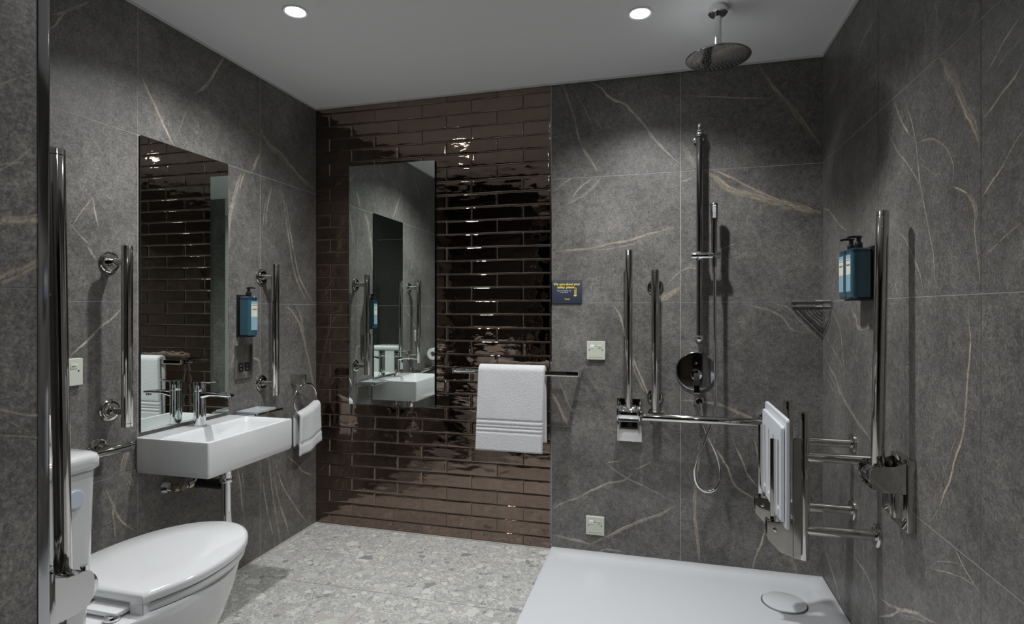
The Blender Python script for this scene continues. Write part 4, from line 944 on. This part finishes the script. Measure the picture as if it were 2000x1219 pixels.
# ------------------------------------------------------------------ pump bottles in black wall brackets
def bottle(x0, x1, y0, y1, z0, z1, face, label, grp, pump):
    """face: +1 label looks to +X, -1 to -X"""
    t = thing('soap_bottle', ((x0+x1)/2, (y0+y1)/2, z0), label, 'soap dispenser', grp)
    bm = bmesh.new(); r = .012
    zf = z1-.014
    loft(bm, [rrect(x0+.003, x1-.003, y0+.003, y1-.003, r, z0), rrect(x0, x1, y0, y1, r, z0+.004), rrect(x0, x1, y0, y1, r, zf)]); mk('bottle', bm, 'blue', t)
    bm = bmesh.new(); loft(bm, [rrect(x0, x1, y0, y1, r, zf+.0002), rrect(x0, x1, y0, y1, r, z1-.004), rrect(x0+.003, x1-.003, y0+.003, y1-.003, r, z1), rrect(x0+.02, x1-.02, y0+.016, y1-.016, .006, z1+.002)]); mk('shoulder', bm, 'bluedark', t)
    xf = x1 if face > 0 else x0; d = .0006*face
    def lab(za, zb, mat, nm):
        bm = bmesh.new(); box(bm, min(xf, xf+d), max(xf, xf+d), y0+.011, y1-.006, za, zb); return mk(nm, bm, mat, t, smooth=False)
    hh = z1-z0
    lab(z0+hh*.48, z0+hh*.80, 'label_cream', 'label_panel'); lab(z0+hh*.80, z0+hh*.88, 'label_blue', 'label_panel'); lab(z0+hh*.14, z0+hh*.475, 'label_blue', 'label_panel')
    bm = bmesh.new(); xx = xf+d*1.5
    for z, w0, w1 in ((.765, .016, .012), (.675, .014, .010), (.66, .020, .016)): box(bm, min(xf, xx), max(xf, xx), y0+w0, y1-w1+.002, z0+hh*z, z0+hh*z+.0025)
    mk('print', bm, 'ink', t, smooth=False)
    px, py = pump
    bm = bmesh.new(); tube(bm, [(px, py, z1+.001), (px, py, z1+.020)], .0115, 20, bev=.001); tube(bm, [(px, py, z1+.018), (px, py, z1+.037)], .0065, 16)
    box(bm, px-.009, px+.009, py-.007, py+.007, z1+.036, z1+.042, .002)
    tube(bm, [(px, py, z1+.039), (px+face*.020, py, z1+.040), (px+face*.034, py, z1+.037)], [.0045, .004, .003], 12)
    mk('pump', bm, 'black', t)
def bracket(xw, s, y0, y1, z0, z1, dep, label):
    t = thing('dispenser_bracket', (xw, (y0+y1)/2, z0), label, 'bottle holder', 'black bottle brackets')
    bm = bmesh.new()
    xa, xb = sorted((xw+s*.0006, xw+s*.008)); box(bm, xa, xb, y0, y1, z0, z1, .001)
    xa, xb = sorted((xw+s*.004, xw+s*dep)); box(bm, xa, xb, y0, y1, z0, z0+.006, .001)
    mk('bracket', bm, 'black', t)
bracket(0, 1, -.597, -.537, 1.043, 1.231, .052, 'black bracket on the left wall holding a blue bottle')
bottle(.0085, .068, -.595, -.539, 1.0495, 1.223, 1, 'blue pump soap bottle on the left wall above the shaver socket', 'blue pump bottles', (.040, -.567))
bracket(W, -1, -.622, -.478, 1.196, 1.374, .052, 'black bracket on the right wall holding two blue bottles')
bottle(W-.070, W-.0085, -.620, -.556, 1.2025, 1.368, -1, 'blue pump bottle on the right wall, the nearer of two', 'blue pump bottles', (W-.040, -.588))
bottle(W-.070, W-.0085, -.544, -.480, 1.2025, 1.368, -1, 'blue pump bottle on the right wall, the farther of two', 'blue pump bottles', (W-.040, -.512))

# ------------------------------------------------------------------ shower
t = thing('rain_shower', (2.025, -.523, H), 'round chrome rain shower head hanging from the ceiling', 'shower head')
hx, hy = 2.025, -.523
bm = bmesh.new(); tube(bm, [(hx, hy, H-.0005), (hx, hy, H-.022), (hx, hy, H-.026)], [.034, .034, .030], 36); mk('ceiling_rose', bm, 'chrome', t)
bm = bmesh.new(); tube(bm, [(hx, hy, H-.02), (hx, hy, 2.108)], .0125, 24); tube(bm, [(hx, hy, 2.125), (hx, hy, 2.098)], [.014, .02], 24); mk('arm', bm, 'chrome', t)
bm = bmesh.new(); prof = [(.0, 2.103), (.03, 2.102), (.06, 2.0975), (.10, 2.0895), (.111, 2.0845), (.113, 2.081), (.111, 2.0785), (.106, 2.0775), (.0, 2.0775)]
loft(bm, [[(hx+max(r, .0005)*math.cos(a*PI/32), hy+max(r, .0005)*math.sin(a*PI/32), z) for a in range(64)] for r, z in prof]); hd = mk('head', bm, 'dark_chrome', t)
bm = bmesh.new()
for ri, cnt in enumerate((6, 12, 18, 24, 30, 36)):
    rr = .014+.0158*ri
    for k in range(cnt):
        a = 2*PI*k/cnt+ri*.13; x, y = hx+rr*math.cos(a), hy+rr*math.sin(a)
        tube(bm, [(x, y, 2.0776), (x, y, 2.0752)], [.0019, .0013], 6)
o = mk('nozzles', bm, 'nozzle', hd); o['kind'] = 'stuff'

t = thing('shower_riser', (1.99, 0, 1.03), 'slim chrome riser rail for the hand shower on the shower wall', 'shower rail')
rx, ry = 1.99, -.060
bm = bmesh.new(); tube(bm, [(rx, ry, 1.03), (rx, ry, 1.935)], .0135, 24)
mk('rail', bm, 'dark_chrome', t)
bm = bmesh.new(); tube(bm, [(rx, ry, 1.931), (rx, ry, 1.945), (rx, ry, 1.952), (rx, ry, 1.956)], [.0165, .0185, .0165, .010], 24, bev=0); tube(bm, [(rx, ry, 1.952), (rx, ry, 1.963)], .0165, 24, bev=.003); tube(bm, [(rx, ry, 1.96), (rx, ry, 1.992)], .0085, 18, bev=.001)
mk('end_cap', bm, 'chrome', t)
bm = bmesh.new(); tube(bm, [(rx, ry, 1.932), (rx, -.02, 1.932)], .010, 16); tube(bm, [(rx, -.008, 1.932), (rx, -.0006, 1.932)], .024, 28, bev=.002); mk('wall_mount', bm, 'chrome', t)
bm = bmesh.new(); tube(bm, [(rx, ry, 1.020), (rx, ry, 1.022), (rx, ry, 1.029), (rx, ry, 1.036), (rx, ry, 1.046), (rx, ry, 1.05)], [.004, .010, .0165, .0185, .0165, .014], 24); tube(bm, [(rx, ry, 1.036), (rx, -.0006, 1.036)], .010, 16); tube(bm, [(rx, -.008, 1.036), (rx, -.0006, 1.036)], .017, 28, bev=.002); mk('wall_mount', bm, 'chrome', t)
bm = bmesh.new(); zz = 1.404; tube(bm, [(rx-.036, ry-.020, zz), (rx+.085, ry-.020, zz)], .0155, 28, bev=.003); tube(bm, [(rx, ry-.0, zz-.018), (rx, ry, zz+.018)], .019, 24, bev=.002)
tube(bm, [(rx-.012, ry-.034, zz-.016), (rx-.012, ry-.034, zz-.022)], .006, 12)
mk('slider', bm, 'chrome', t)
t = thing('hand_shower', (2.05, -.085, 1.40), 'slim stick hand shower with ribbed hose hanging in a loop', 'hand shower')
sx, sy = 2.050, -.083
bm = bmesh.new(); tube(bm, [(sx, sy, 1.352), (sx, sy, 1.40), (sx, sy, 1.46), (sx, sy, 1.545), (sx, sy, 1.56), (sx, sy, 1.628), (sx, sy, 1.632)], [.010, .0115, .0125, .0125, .0152, .0165, .014], 24); hs = mk('handset', bm, 'dark_chrome', t)
bm = bmesh.new(); box(bm, sx-.007, sx+.007, sy-.0185, sy-.012, 1.565, 1.622, .002)
for i in range(8): box(bm, sx-.006, sx+.006, sy-.0202, sy-.0180, 1.570+i*.0065, 1.5735+i*.0065)
mk('spray_face', bm, 'nozzle', hs)
# hose path on real depth in front of the wall
hp = [(sx, sy, 1.355), (sx+.002, sy, 1.30), (sx+.003, -.082, 1.10), (sx+.006, -.082, .90), (sx+.006, -.083, .78), (sx+.001, -.085, .70), (2.030, -.088, .64), (2.008, -.090, .585), (1.982, -.090, .52), (1.968, -.088, .455), (1.978, -.084, .395), (2.012, -.080, .365),
      (2.052, -.076, .375), (2.078, -.070, .43), (2.070, -.064, .50), (2.045, -.060, .565), (2.020, -.054, .62), (2.003, -.046, .68), (1.995, -.040, .74)]
pp = smooth_path(hp, 22); bm = bmesh.new()
tube(bm, pp, [.0074 if (i % 2) else .0067 for i in range(len(pp))], 12)
mk('hose', bm, 'chrome', t, angle=180)
bm = bmesh.new(); tube(bm, [(sx, sy, 1.325), (sx, sy, 1.36)], [.0085, .010], 16); mk('hose_nut', bm, 'chrome', t)

t = thing('shower_valve', (1.985, 0, .875), 'round chrome shower valve plate with a drop lever', 'shower valve')
vx, vz = 1.978, .885
bm = bmesh.new(); pr = [(.086, -.0006), (.088, -.003), (.088, -.006), (.085, -.009), (.083, -.0095), (.001, -.010)]
loft(bm, [[(vx+r*math.cos(a*PI/36), y, vz+r*math.sin(a*PI/36)) for a in range(72)] for r, y in pr]); mk('plate', bm, 'dark_chrome', t)
bm = bmesh.new(); tube(bm, [(vx, -.009, vz+.038), (vx, -.014, vz+.038)], .006, 16, bev=.001); mk('diverter_button', bm, 'chrome', t)
bm = bmesh.new(); tube(bm, [(vx, -.009, vz-.012), (vx, -.055, vz-.012)], .024, 32, bev=.002)
hl = mk('handle', bm, 'chrome', t)
bm = bmesh.new(); extrude_poly(bm, rpoly([(-.036, vz-.005), (-.056, vz-.005), (-.070, vz-.06), (-.074, vz-.092), (-.066, vz-.094), (-.050, vz-.045)], .003), 0, vx-.012, vx+.012, .0015); mk('lever', bm, 'steel', hl)
t = thing('hose_outlet', (1.988, 0, .735), 'small chrome wall elbow feeding the hose, below the valve plate', 'hose outlet')
bm = bmesh.new(); tube(bm, [(1.990, -.0006, .752), (1.990, -.008, .752), (1.990, -.032, .752), (1.990, -.040, .752)], [.026, .025, .020, .014], 28); tube(bm, [(1.993, -.030, .745), (1.995, -.038, .722)], .011, 18)
mk('elbow', bm, 'chrome', t)

# corner basket
t = thing('corner_basket', (W, 0, 1.19), 'small chrome wire soap basket in the shower corner', 'basket')
bm = bmesh.new(); a_ = .122; b_ = .142
def fr_path(z, s=1.0): return smooth_path([(W-a_*s, -.004, z), (W-a_*s*.96, -.018, z), (W-a_*s*.70, -b_*s*.48, z), (W-.05*s, -b_*s*.88, z), (W-.004, -b_*s, z)], 6)
for z in (1.180, 1.203): tube(bm, fr_path(z), .0032, 10)
tube(bm, [(W-a_, -.005, 1.203), (W-.004, -.005, 1.203)], .003, 8); tube(bm, [(W-a_, -.005, 1.180), (W-.004, -.005, 1.180)], .003, 8)
tube(bm, [(W-.005, -b_, 1.203), (W-.005, -.004, 1.203)], .003, 8); tube(bm, [(W-.005, -b_, 1.180), (W-.005, -.004, 1.180)], .003, 8)
for p in ((W-a_, -.005), (W-.005, -b_), (W-.075, -.060)): tube(bm, [(p[0], p[1], 1.178), (p[0], p[1], 1.205)], .0028, 8)
mk('frame', bm, 'chrome', t)
for i in range(6):
    s = .86-.13*i
    bm = bmesh.new(); tube(bm, fr_path(1.178, s), .0018, 8); mk('wire', bm, 'chrome', t)

# ------------------------------------------------------------------ shower tray
t = thing('shower_tray', ((XB+W)/2, -.6, 0), 'wide white low shower tray with a covered drain', 'shower tray')
bm = bmesh.new(); x0, x1, y0, y1 = XB+.002, W-.0012, -1.24, -.0012
def rr(i, z, r): return rrect(x0+i, x1-i, y0+i, y1-i, r, z, 6)
loft(bm, [rr(0, .0005, .004), rr(0, .010, .004), rr(.001, .012, .004), rr(.003, .0128, .004), rrect(x0+.030, x1-.055, y0+.06, y1-.055, .03, .0125, 6), rrect(x0+.036, x1-.066, y0+.066, y1-.066, .035, .0105, 6), rrect(x0+.05, x1-.085, y0+.08, y1-.085, .04, .0068, 6), rrect(x0+.12, x1-.14, y0+.14, y1-.13, .05, .0055, 6)], cap0=True)
mk('tray', bm, 'acrylic', t, angle=60)
bm = bmesh.new(); dx, dy = 2.296, -.268
for rad, zt_, mt, nm in ((.086, .0064, 'ink', 'drain_ring'), (.080, .0118, 'acrylic', 'drain_cover')):
    bm = bmesh.new() if rad != .086 else bm
    loft(bm, [[(dx+r*math.cos(a*PI/24), dy+r*math.sin(a*PI/24), z) for a in range(48)] for r, z in ((rad, .0056), (rad, zt_-.001), (rad-.002, zt_), (.001, zt_+.0003))]); mk(nm, bm, mt, t)

# ------------------------------------------------------------------ folding seat on the right wall
t = thing('shower_chair', (2.28, -.52, .34), 'white slotted fold-down shower seat on steel posts, folded upright', 'shower seat')
for py, nm in ((-.40, 0), (-.64, 1)):
    bm = bmesh.new(); tube(bm, [(2.283, py, .338), (2.283, py, .825)], .0175, 28, bev=.0025)
    tube(bm, [(2.283, py, .811), (2.283, py, .8125)], .0181, 28)
    po = mk('post', bm, 'steel', t)
    for z in (.678, .437):
        bm = bmesh.new(); tube(bm, [(2.290, py, z), (W-.004, py, z)], .0165, 24); q = mk('wall_arm', bm, 'steel', t)
        bm = bmesh.new(); tube(bm, [(W-.0006, py, z), (W-.006, py, z), (W-.010, py, z), (W-.011, py, z)], [.037, .037, .032, .019], 32); mk('flange', bm, 'steel', q)
    # rounded backing strap of the hinge frame
    bm = bmesh.new(); s = .019
    extrude_poly(bm, rpoly([(2.243, .350), (2.268, .345), (2.268, .745), (2.243, .745)], [.004, .006, .018, .018]), 1, py-s-.014, py-s+.024, .003)
    mk('hinge_strap', bm, 'steel', t)
    bm = bmesh.new()
    poly = rpoly([(2.166, .462), (2.166, .405), (2.206, .362), (2.250, .350), (2.262, .350), (2.262, .462)], [.004, .006, .01, .004, 0, .004])
    extrude_poly(bm, poly, 1, py-.030, py-.026, .001); extrude_poly(bm, poly, 1, py+.006, py+.010, .001)
    box(bm, 2.166, 2.262, py-.030, py+.010, .4585, .4635, .001)
    br = mk('hinge_bracket', bm, 'steel', t)
    bm = bmesh.new(); tube(bm, [(2.190, py-.034, .437), (2.190, py-.029, .437)], .006, 16, bev=.001); mk('bolt', bm, 'chrome', br)
    bm = bmesh.new(); box(bm, 2.178, 2.196, py-.014, py-.006, .455, .735, .003); mk('seat_arm', bm, 'steel', t)
def panel(nm, x0, x1, y0, y1, z0, z1, r, slots):
    """seat shell standing on edge with long rounded slots cut through it"""
    bm = bmesh.new()
    out = [(q[0], q[1]) for q in rrect(y0, y1, z0, z1, r, 0, 5)]
    holes = [[(q[0], q[1]) for q in rrect(a, b, c, d, (b-a)*.49, 0, 5)] for a, b, c, d in slots]
    edges = []
    for lp in [out]+holes:
        vs = [bm.verts.new((x0, y, z)) for y, z in lp]
        for i in range(len(vs)): edges.append(bm.edges.new((vs[i], vs[(i+1) % len(vs)])))
    bmesh.ops.triangle_fill(bm, use_beauty=True, use_dissolve=False, edges=edges)
    r_ = bmesh.ops.extrude_face_region(bm, geom=list(bm.faces))
    bmesh.ops.translate(bm, vec=(x1-x0, 0, 0), verts=[g for g in r_['geom'] if isinstance(g, bmesh.types.BMVert)])
    bmesh.ops.recalc_face_normals(bm, faces=bm.faces)
    es = [e for e in bm.edges if len(e.link_faces) == 2 and e.calc_face_angle(0) > 1.2]
    bmesh.ops.bevel(bm, geom=es, offset=.0022, segments=2, affect='EDGES')
    return mk(nm, bm, 'seatw', t, angle=30)
sl = [(-.660, -.632, .50, .73), (-.575, -.552, .50, .73), (-.490, -.467, .50, .73), (-.410, -.382, .50, .73)]
panel('seat_panel', 2.215, 2.226, -.712, -.330, .452, .812, .014, sl)
panel('seat_cushion', 2.203, 2.2135, -.695, -.345, .470, .785, .012, [(a+.002, b-.002, c, d) for a, b, c, d in sl])
